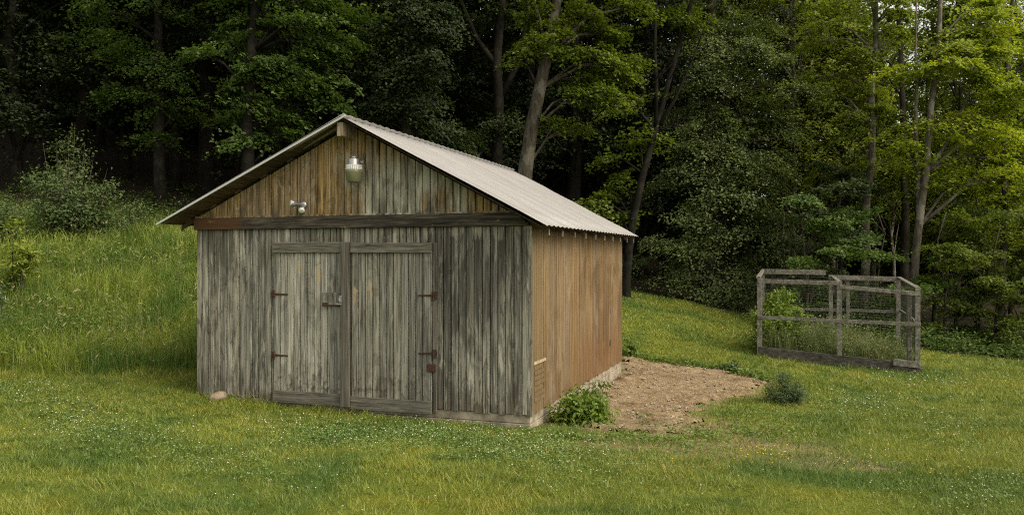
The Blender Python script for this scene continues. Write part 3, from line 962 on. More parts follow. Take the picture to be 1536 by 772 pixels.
def door(px0, px1, ytop, ybot, mat, label):
    u0, zt = fu(px0, ytop); u1, zb = fu(px1, ybot)
    mb = MB(); siding(mb, u0, u1, .107, zb, lambda a: zt, lambda u, d: (u, -.006 - d), th=.024)
    d = mb.build('door', M[mat], shed)
    d['label'] = label
    return d, u0, u1, zt, zb


DL = door(413, 516, 369, 601, 'door_boards', 'pale worn left door leaf')
DR = door(529, 649, 369, 611, 'door_boards_grey', 'greyer right door leaf')
for (d, u0, u1, zt, zb), (t0, t1, b0, b1) in ((DL, (363, 379, 587, 605)), (DR, (364, 379, 597, 616))):
    pxm = 470 if d is DL[0] else 590
    for nm, (ya, yb), ex in (('top_batten', (t0, t1), .0), ('bottom_batten', (b0, b1), .0)):
        za = fu(pxm, ya)[1]; zc = fu(pxm, yb)[1]
        mb = MB(); mb.box(u0 - .005, u1 + (.0 if d is DL[0] else .002), -.058, -.0305, zc, za)
        mb.build(nm, M['batten'], d, bevel=.004)
for py in (441, 532): hinge(DL[0], fu(415, py)[0], fu(415, py)[1], 1, -.038)
for py in (443, 530): hinge(DR[0], fu(651, py)[0], fu(651, py)[1], -1, -.038)
# hasp, staple and padlock board on the left leaf
u0, za = fu(486, 438); u1, zb = fu(516, 457)
mb = MB(); mb.box(u0, u1, -.052, -.0305, zb, za); blk = mb.build('latch_block', M['door_boards_grey'], DL[0], bevel=.004)
ul, zl = fu(515, 448)
mb = MB(); mb.box(ul - .005, ul + .03, -.098, -.0935, zl - .04, zl + .05); mb.box(ul - .06, ul + .03, -.104, -.099, zl - .075, zl - .055)
mb.tube([(ul + .01, -.095, zl + .02), (ul + .01, -.13, zl + .02), (ul + .01, -.13, zl - .02), (ul + .01, -.095, zl - .02)], .006, 6)
mb.build('hasp', M['steel'], DL[0])
mb = MB(); mb.tube([(u0 + .01, -.062, zb - .012), (ul - .01, -.062, zb - .012)], .009, 8); mb.box(u0 + .02, u0 + .10, -.068, -.0525, zb - .02, zb + .03)
mb.build('bolt', M['rust'], DL[0])
# centre post over the door joint and the jamb strip on the right
u0, za = fu(515.5, 363); u1, zb = fu(527.5, 609)
mb = MB(); mb.box(u0, u1, -.092, -.0305, zb, za); mb.build('astragal', M['post_wood'], shed, bevel=.005)
u0, za = fu(650.5, 364); u1, zb = fu(655.5, 618)
mb = MB(); mb.box(u0, u1, -.02, -.0025, zb, za); mb.build('door_jamb', M['post_wood'], shed)
uu, zz = fu(652, 551)
mb = MB(); mb.box(uu - .09, uu + .03, -.046, -.032, zz - .05, zz + .05); mb.build('rust_plate', M['rust'], shed)
# slots and the broken patch in the tan wall
for (px, py) in ((916, 467), (915, 514)):
    vv_, zz = su(px, py)
    mb = MB(); mb.box(HW - .004, HW + .004, vv_ - .06, vv_ + .05, zz - .055, zz + .055); mb.build('slot', M['hole'], shed)
mb = MB()
for k in range(7):
    v0 = .10 + .02 * (k % 2); z = .32 + k * .068
    mb.box(HW + .0005, HW + .012, v0, v0 + random.uniform(.34, .48), z, z + .052)
mb.build('exposed_slats', M['side_panel'], shed)
mb = MB(); mb.box(HW + .001, HW + .018, .06, .60, .80, .835); mb.build('broken_edge', M['raw_wood'], shed)

# lamps on the gable
def shed_pt(u, v): return SO + U * u + V * v
u, z = fu(531, 256, -.2)
p = shed_pt(u, -.2)
yl = thing('yard_light', 'aluminium dusk lamp with olive lens hanging high on the gable', 'wall lamp', (p[0], p[1], z), YAW)
mb = MB(); mb.lathe([(.03, .165), (.07, .162), (.078, .145), (.078, .085), (.088, .075)][::-1], 24); mb.lathe([(.022, .155), (.035, .175), (.035, .19), (.02, .195)], 12)
mb.build('housing', M['alu'], yl, smooth=True)
mb = MB()
for k in range(28):
    a = 2 * math.pi * k / 28
    c, s = math.cos(a), math.sin(a)
    mb.beam((c * .108, s * .108, .012), (c * .100, s * .100, .075), .017, .012, up=(c, s, 0))
mb.lathe([(.10, .005), (.104, .012), (.096, .074), (.085, .078)], 28)
mb.build('collar', M['collar'], yl)
mb = MB(); mb.lathe([(.04, -.158), (.085, -.156), (.095, -.146), (.118, -.02), (.12, .004), (.11, .006)], 28); mb.build('lens', M['lens'], yl, smooth=True)
mb = MB(); mb.tube([(0, .20, .12), (0, .12, .125), (0, .06, .12)], .018, 10); mb.box(-.04, .04, .182, .20, .07, .15); mb.build('bracket', M['alu'], yl)
u, z = fu(452, 307, -.08)
p = shed_pt(u, -.02)
fl = thing('flood_light', 'small twin headed silver floodlight low on the left of the gable', 'wall lamp', (p[0], p[1], z), YAW)
mb = MB(); mb.lathe([(.055, .0), (.055, -.02), (.03, -.035)], 18, 'y'); mb.build('base', M['steel'], fl, smooth=True)
for hx, dx, dz in ((-.05, -.55, .12), (.035, .30, -.62)):
    mb = MB()
    d = Vector((dx, -.75, dz)).normalized(); a = Vector((hx * .4, -.03, 0))
    mb.tube([a, a + d * .05, a + d * .06, a + d * .13, a + d * .15], [.014, .016, .028, .05, .052], 14)
    h = mb.build('lamp_head', M['steel'], fl, smooth=True)
    mb = MB(); mb.tube([a + d * .1505, a + d * .158], [.045, .03], 14); mb.build('bulb', M['bulb'], h, smooth=True)

# ------------------------------------------------------------------ wire garden pen
def pen_pt(a, b, z): q = PEN_FL + PU * (a * PW) + PV * (b * PD); return Vector((q[0], q[1], z))
pz0 = lambda a, b: gz1(*(PEN_FL + PU * (a * PW) + PV * (b * PD)))
zt = lambda a, b=0: 1.66 - .17 * a
zm = lambda a: .79 - .07 * a
pen = thing('garden_pen', 'open silvery timber garden pen with wire mesh standing on the lawn', 'garden enclosure')


def pbar(name, a, b, w, h, mat='grey_timber', parent=None, up=(0, 0, 1)):
    mb = MB(); mb.beam(a, b, w, h, up=up, jit=.004)
    return mb.build(name, M[mat], parent or pen, bevel=.004)


for (a, b, w, top) in ((0.01, 0, .105, 1.69), (.515, 0, .10, 1.60), (.985, 0, .10, 1.49), (.945, .06, .085, 1.40), (.985, .45, .07, 1.34), (.985, 1, .10, 1.55), (0, 1, .09, 1.72), (.49, .62, .09, 1.60), (.63, 1, .075, 1.60), (0, .5, .06, 1.66)):
    pbar('post', pen_pt(a, b, pz0(a, b) - .2), pen_pt(a, b, top), w, w, up=tuple(PV) + (0,))
pbar('top_rail', pen_pt(0, -.012, 1.635), pen_pt(.53, -.012, 1.60), .045, .095)
pbar('top_rail', pen_pt(.52, -.012, 1.53), pen_pt(1.0, -.012, 1.385), .045, .085)
pbar('top_rail', pen_pt(-.01, .98, 1.80), pen_pt(.47, .98, 1.775), .045, .13)
pbar('top_rail', pen_pt(.49, .98, 1.66), pen_pt(1.0, .98, 1.62), .045, .12)
pbar('top_rail', pen_pt(0, 0, 1.71), pen_pt(0, 1, 1.82), .09, .045)
pbar('top_rail', pen_pt(.99, .0, 1.50), pen_pt(.99, 1.0, 1.66), .10, .045)
pbar('top_rail', pen_pt(.52, .0, 1.62), pen_pt(.52, 1.0, 1.68), .09, .04)
pbar('middle_rail', pen_pt(0, -.012, .815), pen_pt(1.0, -.012, .735), .055, .07)
pbar('middle_rail', pen_pt(0, 1.01, .83), pen_pt(1.0, 1.01, .80), .055, .07)
pbar('middle_rail', pen_pt(1.0, 0, .74), pen_pt(1.0, 1.0, .83), .04, .06)
pbar('brace', pen_pt(.52, .02, 1.28), pen_pt(.47, .02, 1.52), .03, .09)
pbar('brace', pen_pt(.53, .02, 1.25), pen_pt(.57, .02, 1.50), .03, .09)
pbar('brace', pen_pt(.975, .1, .80), pen_pt(.985, -.01, .58), .03, .08)
# base boards
for (a, b, c, d) in ((0, -.01, .85, -.01), (0, 1.0, 1.0, 1.0), (0, 0, 0, 1.0), (1.0, 0.02, 1.0, 1.0)):
    za = pz0(a, b); zb = pz0(c, d)
    pbar('base_board', pen_pt(a, b, za + .09), pen_pt(c, d, zb + .09), .05, .25, 'dark_timber')
pbar('base_board', pen_pt(.845, -.016, pz0(.85, 0) + .06), pen_pt(1.01, -.016, pz0(1, 0) + .03), .06, .15, 'dark_timber')
pbar('base_board', pen_pt(.84, -.022, pz0(.85, 0) + .20), pen_pt(1.0, -.022, pz0(1, 0) + .18), .05, .14, 'grey_timber')
# wire mesh: back, right and front panels
def mesh_panel(p00, p10, zl0, zl1, zh0, zh1, sp=.075, r=.0016):
    mb = MB()
    n = max(2, int((p10 - p00).length / sp)); m = max(2, int((zh0 - zl0) / (sp * .8)))
    for i in range(n + 1):
        s = i / n; q = p00.lerp(p10, s)
        mb.tube([(q.x, q.y, zl0 + (zl1 - zl0) * s), (q.x, q.y, zh0 + (zh1 - zh0) * s)], r, 3, False)
    for j in range(m + 1):
        f = j / m
        mb.tube([(p00.x, p00.y, zl0 + (zh0 - zl0) * f), (p10.x, p10.y, zl1 + (zh1 - zl1) * f)], r, 3, False)
    return mb.build('wire_mesh', M['wire'], pen)
mesh_panel(pen_pt(0, 1.0, 0), pen_pt(1, 1.0, 0), .25, .0, 1.7, 1.6, r=.0019)
mesh_panel(pen_pt(1, 0, 0), pen_pt(1, 1, 0), -.15, -.1, 1.4, 1.55, r=.002)


# ------------------------------------------------------------------ shrubs
def bush(name, label, cat, loc, rx, ry, h, n, L, mat, seed, stems=9, group=None, spiky=.25, low=0.0, W=.5):
    rg = np.random.default_rng(seed)
    root = thing(name, label, cat, (loc[0], loc[1], gz1(loc[0], loc[1]) - .02), 0, group)
    # upright stems, leaves gathered along them
    mb = MB(); P = []; N = []
    per = max(6, n // (stems * 5))
    for s in range(stems):
        a = rg.uniform(0, 6.28); rr = rg.random() ** .6
        tip = np.array([math.cos(a) * rx * rr, math.sin(a) * ry * rr, h * (1 - .55 * rr * rr) * rg.uniform(.75, 1 + spiky)])
        b0 = np.array([tip[0] * .25, tip[1] * .25, 0])
        c1 = np.array([tip[0] * .75, tip[1] * .75, tip[2] * .55])
        pts = [b0, (b0 + c1) / 2 + rg.normal(0, .02, 3) * h, c1, tip]
        mb.tube([tuple(p) for p in pts], [.012 * h + .004, .009 * h + .003, .006 * h + .002, .002], 5)
        for k in range(5):
            t = low + (1 - low) * rg.uniform(.2, 1.0) ** .8
            i = min(int(t * 3), 2); q = pts[i] + (pts[i + 1] - pts[i]) * (t * 3 - i)
            sp = (rx + ry) * .5 * .27 * (1.15 - .6 * t)
            g = q + rg.normal(0, 1, (per, 3)) * np.array([sp, sp, sp * .75])
            g[:, 2] = np.abs(g[:, 2]) + .02
            P.append(g)
            out = np.stack([g[:, 0] * .5 / rx, g[:, 1] * .5 / ry, np.full(per, .8)], 1) + rg.normal(0, .5, (per, 3))
            N.append(out)
    P = np.concatenate(P); N = np.concatenate(N)
    v, f = leaves(P, L * rg.uniform(.6, 1.35, len(P)), L * W * rg.uniform(.7, 1.2, len(P)), N, rg)
    mb.build('stems', M['bark'], root, smooth=True)
    np_mesh('foliage', v, f, M[mat], root)
    return root


bush('shrub', 'bright green leafy weed bush against the tan wall of the shed', 'bush', ground_px(876, 636), .42, .36, .38, 2600, .075, 'shrub_bright', 1, 16, low=.0)
bush('weed_plant', 'tall spindly weeds along the tan wall behind the leafy bush', 'weed', ground_px(890, 612), .24, .30, .46, 420, .07, 'weed', 41, 10)
bush('shrub', 'rounded dull green bush at the right tip of the dirt patch', 'bush', ground_px(1179, 604), .36, .32, .45, 3000, .055, 'shrub_blue', 2, 22, W=.32)
bush('weed_plant', 'small tuft of weeds on the far rim of the dirt', 'weed', ground_px(1097, 557), .22, .18, .22, 500, .07, 'shrub_blue', 3, 9)
bush('weed_plant', 'spindly weeds at the far foot of the tan shed wall', 'weed', ground_px(941, 533), .25, .25, .35, 360, .08, 'weed', 4, 9)
bush('shrub', 'tall loose shrub with upright twigs on the grassy bank', 'bush', (-12.0, 21.9), 1.25, 1.0, 2.5, 6200, .10, 'shrub', 5, 34, spiky=.4)
bush('shrub', 'rounded pale shrub at the left edge beside the tall shrub', 'bush', (-13.3, 20.8), .95, .8, 1.95, 4800, .10, 'shrub', 6, 26, spiky=.2)
bush('shrub', 'dark bush low on the left edge below the yellow leaves', 'bush', (-9.75, 14.9), .75, .7, 1.15, 3200, .085, 'shrub_blue', 7, 20)
bush('sapling', 'yellow leaved sapling leaning in at the left edge', 'sapling', (-10.1, 16.3), .75, .6, 1.45, 1500, .12, 'leaf_lime', 8, 8, spiky=.3, low=.45)
bush('shrub', 'low bush trailing right of the tall shrub on the bank', 'bush', (-10.7, 22.4), 1.1, .8, 1.0, 2600, .09, 'shrub', 9, 20)
bush('shrub', 'pale green bush behind the wire pen under the trees', 'bush', (9.3, 25.2), 1.3, .9, 2.35, 4800, .10, 'leaf_grey', 10, 26)
bush('shrub', 'dark low bush beside the pale bush behind the pen', 'bush', (10.6, 24.4), 1.0, .8, 1.5, 3000, .09, 'leaf_mid', 12, 18)
q = pen_pt(.13, .30, 0)
bush('shrub', 'leafy green shrub growing inside the left end of the pen', 'bush', (q.x, q.y), .62, .5, 1.62, 4600, .11, 'shrub_bright', 13, 26)
# weeds within the pen: one mass nobody could count
parts = []
for k in range(420):
    a, b = rng.random(2); q = pen_pt(.03 + a * .94, .04 + b * .9, 0); z = gz1(q.x, q.y)
    n = int(rng.integers(20, 42)); hh = rng.uniform(.3, 1.1) * (1.15 - .6 * a)
    x = q.x + rng.normal(0, .07, n); y = q.y + rng.normal(0, .07, n)
    parts.append(blades(x, y, np.full(n, z), hh * rng.uniform(.5, 1.1, n), .011, rng.uniform(.1, .7, n), rng, 2))
    if k % 3 == 0:
        m = 40
        p = np.stack([q.x + rng.normal(0, .12, m), q.y + rng.normal(0, .12, m), z + rng.uniform(.05, hh * 1.1, m)], 1)
        parts.append(leaves(p, .06, .035, np.stack([rng.normal(0, .6, m), rng.normal(0, .6, m), np.ones(m)], 1), rng))
v, f = merge(parts)
tag(np_mesh('pen_weeds', v, f, M['pen_weed']), 'tangled weeds and tall grass filling the wire pen', 'weeds', kind='stuff')
q = np.array([pen_pt(*rng.uniform(.35, .95, 2), 0)[:] for _ in range(26)])
oc_ = np.array([(1, 0, 0), (0, 1, 0), (-1, 0, 0), (0, -1, 0), (0, 0, .8), (0, 0, -.7)], float)
for i in range(len(q)): q[i, 2] = gz1(q[i, 0], q[i, 1]) + rng.uniform(.5, .95)
v = (q[:, None] + oc_[None] * .022).reshape(-1, 3)
fpen = (np.arange(len(q))[:, None, None] * 6 + of[None]).reshape(-1, 3)
st = []
sv, sf = blades(q[:, 0], q[:, 1], q[:, 2] - .55, np.full(len(q), .55), .008, 0.0, rng)
v2, f2 = merge([(v, [fpen]), (sv, sf)])
tag(np_mesh('pale_flowers', v2, f2, M['seed']), 'pale flower heads on tall stalks inside the pen', 'flowers', kind='stuff')


# ------------------------------------------------------------------ trees
def spray_leaves(C, Nrm, rad, cnt, L, rg, thick=.10):
    """flat, ragged sprays of leaves: C (n,3) centres"""
    n = len(C)
    k = np.repeat(np.arange(n), cnt)
    m = len(k)
    a = rg.uniform(0, 2 * np.pi, m); r = np.sqrt(rg.random(m)) * rad[k] * (1 + .35 * np.sin(a * 3 + k * 1.7) + .2 * np.sin(a * 5 + k))
    nz = Nrm / np.linalg.norm(Nrm, axis=1, keepdims=True)
    ax = np.cross(nz, np.array([.3, .9, .1])); ax /= np.linalg.norm(ax, axis=1, keepdims=True)
    ay = np.cross(nz, ax)
    P = C[k] + ax[k] * (np.cos(a) * r)[:, None] + ay[k] * (np.sin(a) * r)[:, None] + nz[k] * (rg.normal(0, thick, m) * rad[k] - .18 * r * r / np.maximum(rad[k], .1))[:, None]
    N = nz[k] + rg.normal(0, .33, (m, 3))
    return leaves(P, L * rg.uniform(.65, 1.3, m), L * .72 * rg.uniform(.75, 1.2, m), N, rg)


def make_tree(name, label, cat, d, trunk, r0, clumps, mat, seed, L=.15, cnt=130, srad=(.45, 1.0), bk='bark', forks=(), group=None, twigs=0, droop=.35, depth_k=.8):
    """trunk / forks: photo-pixel polylines at distance d; clumps: (cx, cy, rx, ry, sprays, depth offset)"""
    rg = np.random.default_rng(seed)
    s = d / F
    base = ray(trunk[0][0], trunk[0][1], d)
    gzb = gz1(base.x, base.y)
    root = thing(name, label, cat, (base.x, base.y, gzb), 0, group)
    off = Vector((base.x, base.y, gzb))

    def path(pts, first=None):
        out = []
        for i, p in enumerate(pts):
            q = ray(p[0], p[1], d) - off
            q.y += (rg.normal(0, .12) if i else 0)
            out.append(q)
        if first is not None: out[0] = first
        # subdivide with a little wander
        res = [out[0]]
        for a, b in zip(out[:-1], out[1:]):
            nseg = max(1, int((b - a).length / .9))
            for k in range(1, nseg + 1):
                p = a.lerp(b, k / nseg)
                if k < nseg: p = p + Vector(rg.normal(0, .035, 3))
                res.append(p)
        return res
    mb = MB()
    tp = path(trunk)
    if tp[0].z > -.2: tp = [Vector((tp[0].x, tp[0].y, -.25))] + tp
    H = tp[-1].z
    rad = [max(.02, r0 * (1.0 - .72 * max(p.z, 0) / H) * (1 + .45 * math.exp(-max(p.z, 0) / .35))) for p in tp]
    mb.tube(tp, rad, 10)
    allp = list(zip(tp, rad))
    for fk in forks:
        fp = path(fk)
        j = min(range(len(tp)), key=lambda i: (tp[i] - fp[0]).length)
        fp[0] = tp[j]
        fr = [max(.012, rad[j] * .72 * (1 - .8 * i / (len(fp) - 1))) for i in range(len(fp))]
        mb.tube(fp, fr, 8)
        allp += list(zip(fp, fr))
    Cs, Ns, Rs = [], [], []
    split = []
    for cl in clumps:                                               # tall clumps break into stacked boughs
        if cl[3] < 24 or cl[1] < -40:
            split.append(cl); continue
        kk = max(2, int(round(cl[3] / 11)))
        for i in range(kk):
            f = 2 * (i + .5) / kk - 1
            w = math.sqrt(max(.2, 1 - f * f * .8))
            split.append((cl[0] + rg.normal(0, .38) * cl[2] * w, cl[1] + f * cl[3] + rg.normal(0, 3), cl[2] * rg.uniform(.5, .72) * w, 8.5, max(3, int(round(cl[4] / kk * 1.15))), (cl[5] if len(cl) > 5 else 0) + rg.normal(0, .35)))
    for cl in split:
        cx, cy, rx, ry, n = cl[:5]
        dy = cl[5] if len(cl) > 5 else 0.0
        c = ray(cx, cy, d) - off; c.y += dy
        # limb from the trunk
        cand = [q for q in allp if q[0].z < c.z - .2] or allp[:2]
        q = min(cand, key=lambda q: (q[0] - c).length)
        a = q[0]; mid = a.lerp(c, .5) + Vector((0, 0, .15 * (c - a).length))
        rr = min(q[1] * .6, .02 + .018 * (c - a).length)
        lim = [a, a.lerp(mid, .6), mid, mid.lerp(c, .6), c]
        mb.tube(lim, [rr, rr * .8, rr * .6, rr * .4, .012], 6)
        u = rg.normal(size=(n, 3)); u /= np.linalg.norm(u, axis=1, keepdims=True)
        u *= (rg.random(n) ** .45)[:, None]
        dx, dyr, dzr = rx * s, max(rx, ry) * s * depth_k, ry * s
        C = np.array(c)[None] + u * np.array([dx, dyr, dzr])
        rads = rg.uniform(*srad, n) * min(1.0, .45 + .5 * min(dx, 2))
        out = C - np.array(a)[None]; out[:, 2] = 0; out /= np.linalg.norm(out, axis=1, keepdims=True) + 1e-6
        N = np.array([0, 0, 1.0])[None] + out * droop + rg.normal(0, .22, (n, 3))
        Cs.append(C); Ns.append(N); Rs.append(rads)
        for i in range(0, n, 2):
            e = Vector(C[i]); st_ = lim[int(rg.integers(2, 5))]
            mb.tube([st_, st_.lerp(e, .5) + Vector((0, 0, .06)), e], [.018, .012, .004], 4, False)
    for _ in range(twigs):                                          # bare dead twigs
        p, r = allp[int(rg.integers(len(allp) // 4, len(allp)))]
        a = rg.uniform(0, 6.28); ln = rg.uniform(.6, 2.0)
        e = p + Vector((math.cos(a) * ln, math.sin(a) * ln * .6, rg.uniform(-.3, .7) * ln))
        m = p.lerp(e, .55) + Vector((0, 0, rg.uniform(.05, .3) * ln))
        mb.tube([p, m, e], [.022, .014, .004], 5, False)
        mb.tube([m, m + Vector(rg.normal(0, .3, 3)) * ln], [.01, .003], 4, False)
    mb.build('trunk', M[bk], root, smooth=True)
    if Cs:
        v, f = spray_leaves(np.concatenate(Cs), np.concatenate(Ns), np.concatenate(Rs), cnt, L, rg)
        np_mesh('crown', v, f, M[mat], root)
    return root


# --- trees one can tell apart, left to right
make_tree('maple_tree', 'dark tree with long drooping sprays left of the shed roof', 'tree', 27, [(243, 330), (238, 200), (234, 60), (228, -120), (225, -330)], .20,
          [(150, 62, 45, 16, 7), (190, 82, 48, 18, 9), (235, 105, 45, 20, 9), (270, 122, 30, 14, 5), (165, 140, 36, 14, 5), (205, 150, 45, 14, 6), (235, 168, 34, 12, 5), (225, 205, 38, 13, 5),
           (290, 160, 30, 14, 4), (130, 15, 60, 14, 5), (250, 15, 70, 20, 6), (230, -150, 230, 110, 60), (160, -330, 200, 110, 50), (330, -340, 160, 110, 40)], 'leaf_mid', 21, L=.12, bk='bark_shaded')
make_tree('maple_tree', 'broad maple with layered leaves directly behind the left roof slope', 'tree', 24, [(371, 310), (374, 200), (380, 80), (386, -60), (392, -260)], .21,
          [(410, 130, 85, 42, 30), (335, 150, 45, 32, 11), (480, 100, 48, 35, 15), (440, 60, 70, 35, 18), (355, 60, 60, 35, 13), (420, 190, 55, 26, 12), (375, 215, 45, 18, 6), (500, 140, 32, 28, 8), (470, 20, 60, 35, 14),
           (400, -30, 110, 40, 20), (400, -170, 200, 100, 70), (420, -340, 180, 100, 50)], 'leaf_mid', 22, L=.13, bk='bark_shaded')
make_tree('leafy_tree', 'dense tree with hanging foliage right above the shed ridge', 'tree', 26, [(612, 420), (612, 200), (615, 40), (618, -140), (620, -320)], .26,
          [(600, 60, 80, 62, 46, -.5), (662, 70, 36, 62, 22, -.6), (580, 150, 55, 45, 18), (650, 165, 55, 50, 22), (610, 205, 85, 30, 18), (690, 215, 40, 24, 9), (560, 20, 45, 50, 14), (640, -60, 110, 60, 40), (610, -220, 170, 110, 70)], 'leaf_dark', 23, L=.12, droop=.8)
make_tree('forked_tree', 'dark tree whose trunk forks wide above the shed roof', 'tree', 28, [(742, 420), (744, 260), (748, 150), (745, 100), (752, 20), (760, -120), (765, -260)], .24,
          [(735, 25, 45, 28, 9), (700, 250, 40, 20, 7), (760, 185, 40, 20, 7), (735, 215, 40, 18, 6), (700, -90, 110, 60, 28), (800, -160, 140, 90, 45)], 'leaf_dark', 24, L=.12, bk='bark_shaded',
          forks=[[(746, 120), (715, 60), (690, 0), (668, -90)], [(748, 160), (778, 90), (792, 20), (806, -80)]], twigs=10)
make_tree('leaning_tree', 'leaning pale barked tree with bright leaves behind the roof end', 'tree', 21.5, [(782, 330), (788, 255), (797, 195), (809, 135), (819, 90), (834, 10), (850, -100), (862, -220)], .25,
          [(838, 62, 62, 32, 22, -.4), (800, 30, 48, 32, 13), (888, 30, 60, 30, 18), (935, 102, 40, 18, 11), (905, 95, 40, 22, 9), (893, 152, 34, 22, 10, -.4), (850, 130, 36, 26, 9, -.5), (945, 10, 40, 22, 8),
           (775, 85, 26, 22, 5), (850, 190, 40, 14, 5), (860, -90, 150, 60, 45), (880, -220, 150, 80, 50)], 'leaf_olive', 25, L=.108, bk='bark_mid', srad=(.4, .8), twigs=5)
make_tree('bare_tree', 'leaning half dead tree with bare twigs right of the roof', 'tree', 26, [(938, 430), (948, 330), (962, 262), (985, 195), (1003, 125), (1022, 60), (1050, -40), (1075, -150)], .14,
          [(960, 215, 40, 22, 5), (920, 250, 40, 25, 6), (905, 310, 45, 30, 8), (1000, 20, 50, 25, 8), (940, 160, 40, 20, 5), (1040, -80, 120, 50, 30)], 'leaf_olive', 26, L=.13, bk='bark_shaded', twigs=34,
          forks=[[(983, 200), (984, 120), (982, 30), (980, -90), (978, -200)], [(990, 180), (1012, 150), (1040, 90), (1065, 20)]])
make_tree('leafy_tree', 'massive grey green tree sweeping low between shed and pen', 'tree', 29, [(1062, 500), (1064, 300), (1066, 120), (1070, -60), (1075, -220)], .30,
          [(1075, 90, 85, 50, 26, -.6), (1130, 120, 70, 55, 22, -.6), (1040, 180, 75, 50, 21, -.4), (1110, 220, 85, 55, 27, -.8), (1165, 210, 45, 60, 14, -.5), (1020, 270, 70, 45, 16, -.4), (1090, 310, 90, 45, 24, -.8), (1155, 320, 45, 40, 11, -.5),
           (1030, 350, 70, 36, 16, -.6), (1110, 385, 75, 36, 19, -.9), (1010, 405, 62, 25, 11, -.6), (1080, 428, 75, 20, 12, -.8), (1150, 400, 45, 30, 8, -.6), (1100, 30, 80, 35, 16), (1090, -70, 110, 50, 22), (970, 380, 40, 25, 6)], 'leaf_grey', 27, L=.105, cnt=170, droop=.5, srad=(.55, 1.0), depth_k=.55)
make_tree('slender_tree', 'tall slender tree with mottled trunk left of the yellow canopy', 'tree', 28, [(1288, 560), (1294, 420), (1300, 300), (1308, 190), (1312, 80), (1316, -60), (1318, -180)], .17,
          [(1290, 110, 45, 30, 11), (1250, 60, 55, 35, 15), (1330, 150, 40, 26, 8), (1270, 190, 55, 26, 10), (1240, 130, 45, 30, 11), (1330, 40, 40, 30, 9), (1290, 0, 70, 30, 16), (1250, 260, 50, 20, 8), (1320, 240, 45, 18, 6), (1280, -110, 120, 60, 34)], 'leaf_lime', 28, L=.115, bk='bark_pale', srad=(.4, .85))
make_tree('slender_tree', 'dark thick trunked tree just behind the mottled forked maple', 'tree', 31, [(1352, 545), (1356, 420), (1358, 300), (1355, 200), (1350, 60), (1348, -80)], .19,
          [(1340, 90, 50, 26, 8), (1370, 220, 45, 20, 6), (1320, 300, 50, 22, 8), (1350, 0, 60, 30, 10)], 'leaf_olive', 29, L=.13, srad=(.4, .85))
make_tree('maple_tree', 'yellow green maple with pale forked trunk beside the pen corner', 'tree', 25.5, [(1368, 545), (1374, 430), (1380, 340), (1386, 260), (1396, 160), (1408, 60), (1420, -60), (1425, -140)], .15,
          [(1440, 50, 62, 30, 22, -.3), (1490, 70, 45, 34, 17), (1400, 95, 55, 24, 13, -.4), (1360, 105, 36, 18, 6), (1460, 130, 70, 26, 18, -.4), (1510, 160, 40, 30, 12), (1410, 180, 60, 20, 11), (1480, 210, 60, 22, 14, -.5), (1525, 250, 34, 24, 8),
           (1390, 245, 55, 18, 9), (1450, 270, 60, 20, 10), (1340, 215, 40, 16, 5), (1510, 20, 40, 25, 8)], 'leaf_yellow', 30, L=.125, bk='bark_pale', srad=(.4, .85), droop=.25,
          forks=[[(1383, 300), (1375, 210), (1374, 120), (1372, 30), (1370, -50)], [(1386, 270), (1420, 215), (1450, 160), (1470, 100)]])
make_tree('slender_tree', 'lighter green tree at the right edge below the yellow canopy', 'tree', 27, [(1500, 545), (1502, 400), (1508, 260), (1512, 120), (1516, 0), (1520, -120)], .13,
          [(1500, 300, 60, 22, 12), (1530, 340, 50, 22, 9), (1470, 330, 50, 20, 9), (1540, 200, 50, 40, 12), (1550, 100, 40, 40, 9), (1480, 370, 50, 16, 7)], 'leaf_lime', 31, L=.115, srad=(.4, .85), droop=.2)

# --- layered saplings at the wood's edge on the right
saps = [(1205, 23.6, 300, 'thin layered sapling in the shade behind the left end of the pen'), (1262, 24.8, 280, 'layered sapling behind the middle of the pen'), (1318, 24.2, 320, 'layered sapling seen through the right end of the pen'),
        (1412, 24.6, 330, 'flat topped sapling right of the pen corner post'), (1455, 26.0, 290, 'taller sapling between two flat topped saplings'), (1490, 23.8, 350, 'low flat topped sapling near the right edge'), (1535, 24.6, 320, 'sapling cut by the right edge of the view'),
        (1235, 27.5, 250, 'dark spindly sapling left of the mottled slender trunk'), (1172, 26.5, 330, 'dark sapling under the massive grey green tree'), (1590, 24, 330, None), (1650, 25, 300, None)]
for i, (px, d, top, lab) in enumerate(saps):
    rg = np.random.default_rng(60 + i)
    cl = []
    y = top
    while y < 500:
        w = rg.uniform(22, 42)
        cl.append((px + rg.normal(0, 24), y, w, 9, int(rg.integers(4, 7)), rg.normal(0, .4)))
        if rg.random() < .6: cl.append((px + rg.normal(0, 45), y + 10, w * .8, 8, 4, rg.normal(0, .6)))
        y += rg.uniform(24, 40)
    make_tree('sapling', lab or 'leafy sapling standing outside the right edge of the view', 'sapling', d, [(px, 560), (px + rg.normal(0, 5), 440), (px + rg.normal(0, 8), top + 30), (px + rg.normal(0, 8), top - 12)], .045, cl,
              ['leaf_mid', 'leaf_dark', 'leaf_mid', 'leaf_olive', 'leaf_mid', 'leaf_olive', 'leaf_olive', 'leaf_dark', 'leaf_dark', 'leaf_mid', 'leaf_mid'][i], 80 + i, L=.105, cnt=120, srad=(.35, .7), droop=.15, group='saplings along the edge of the wood')


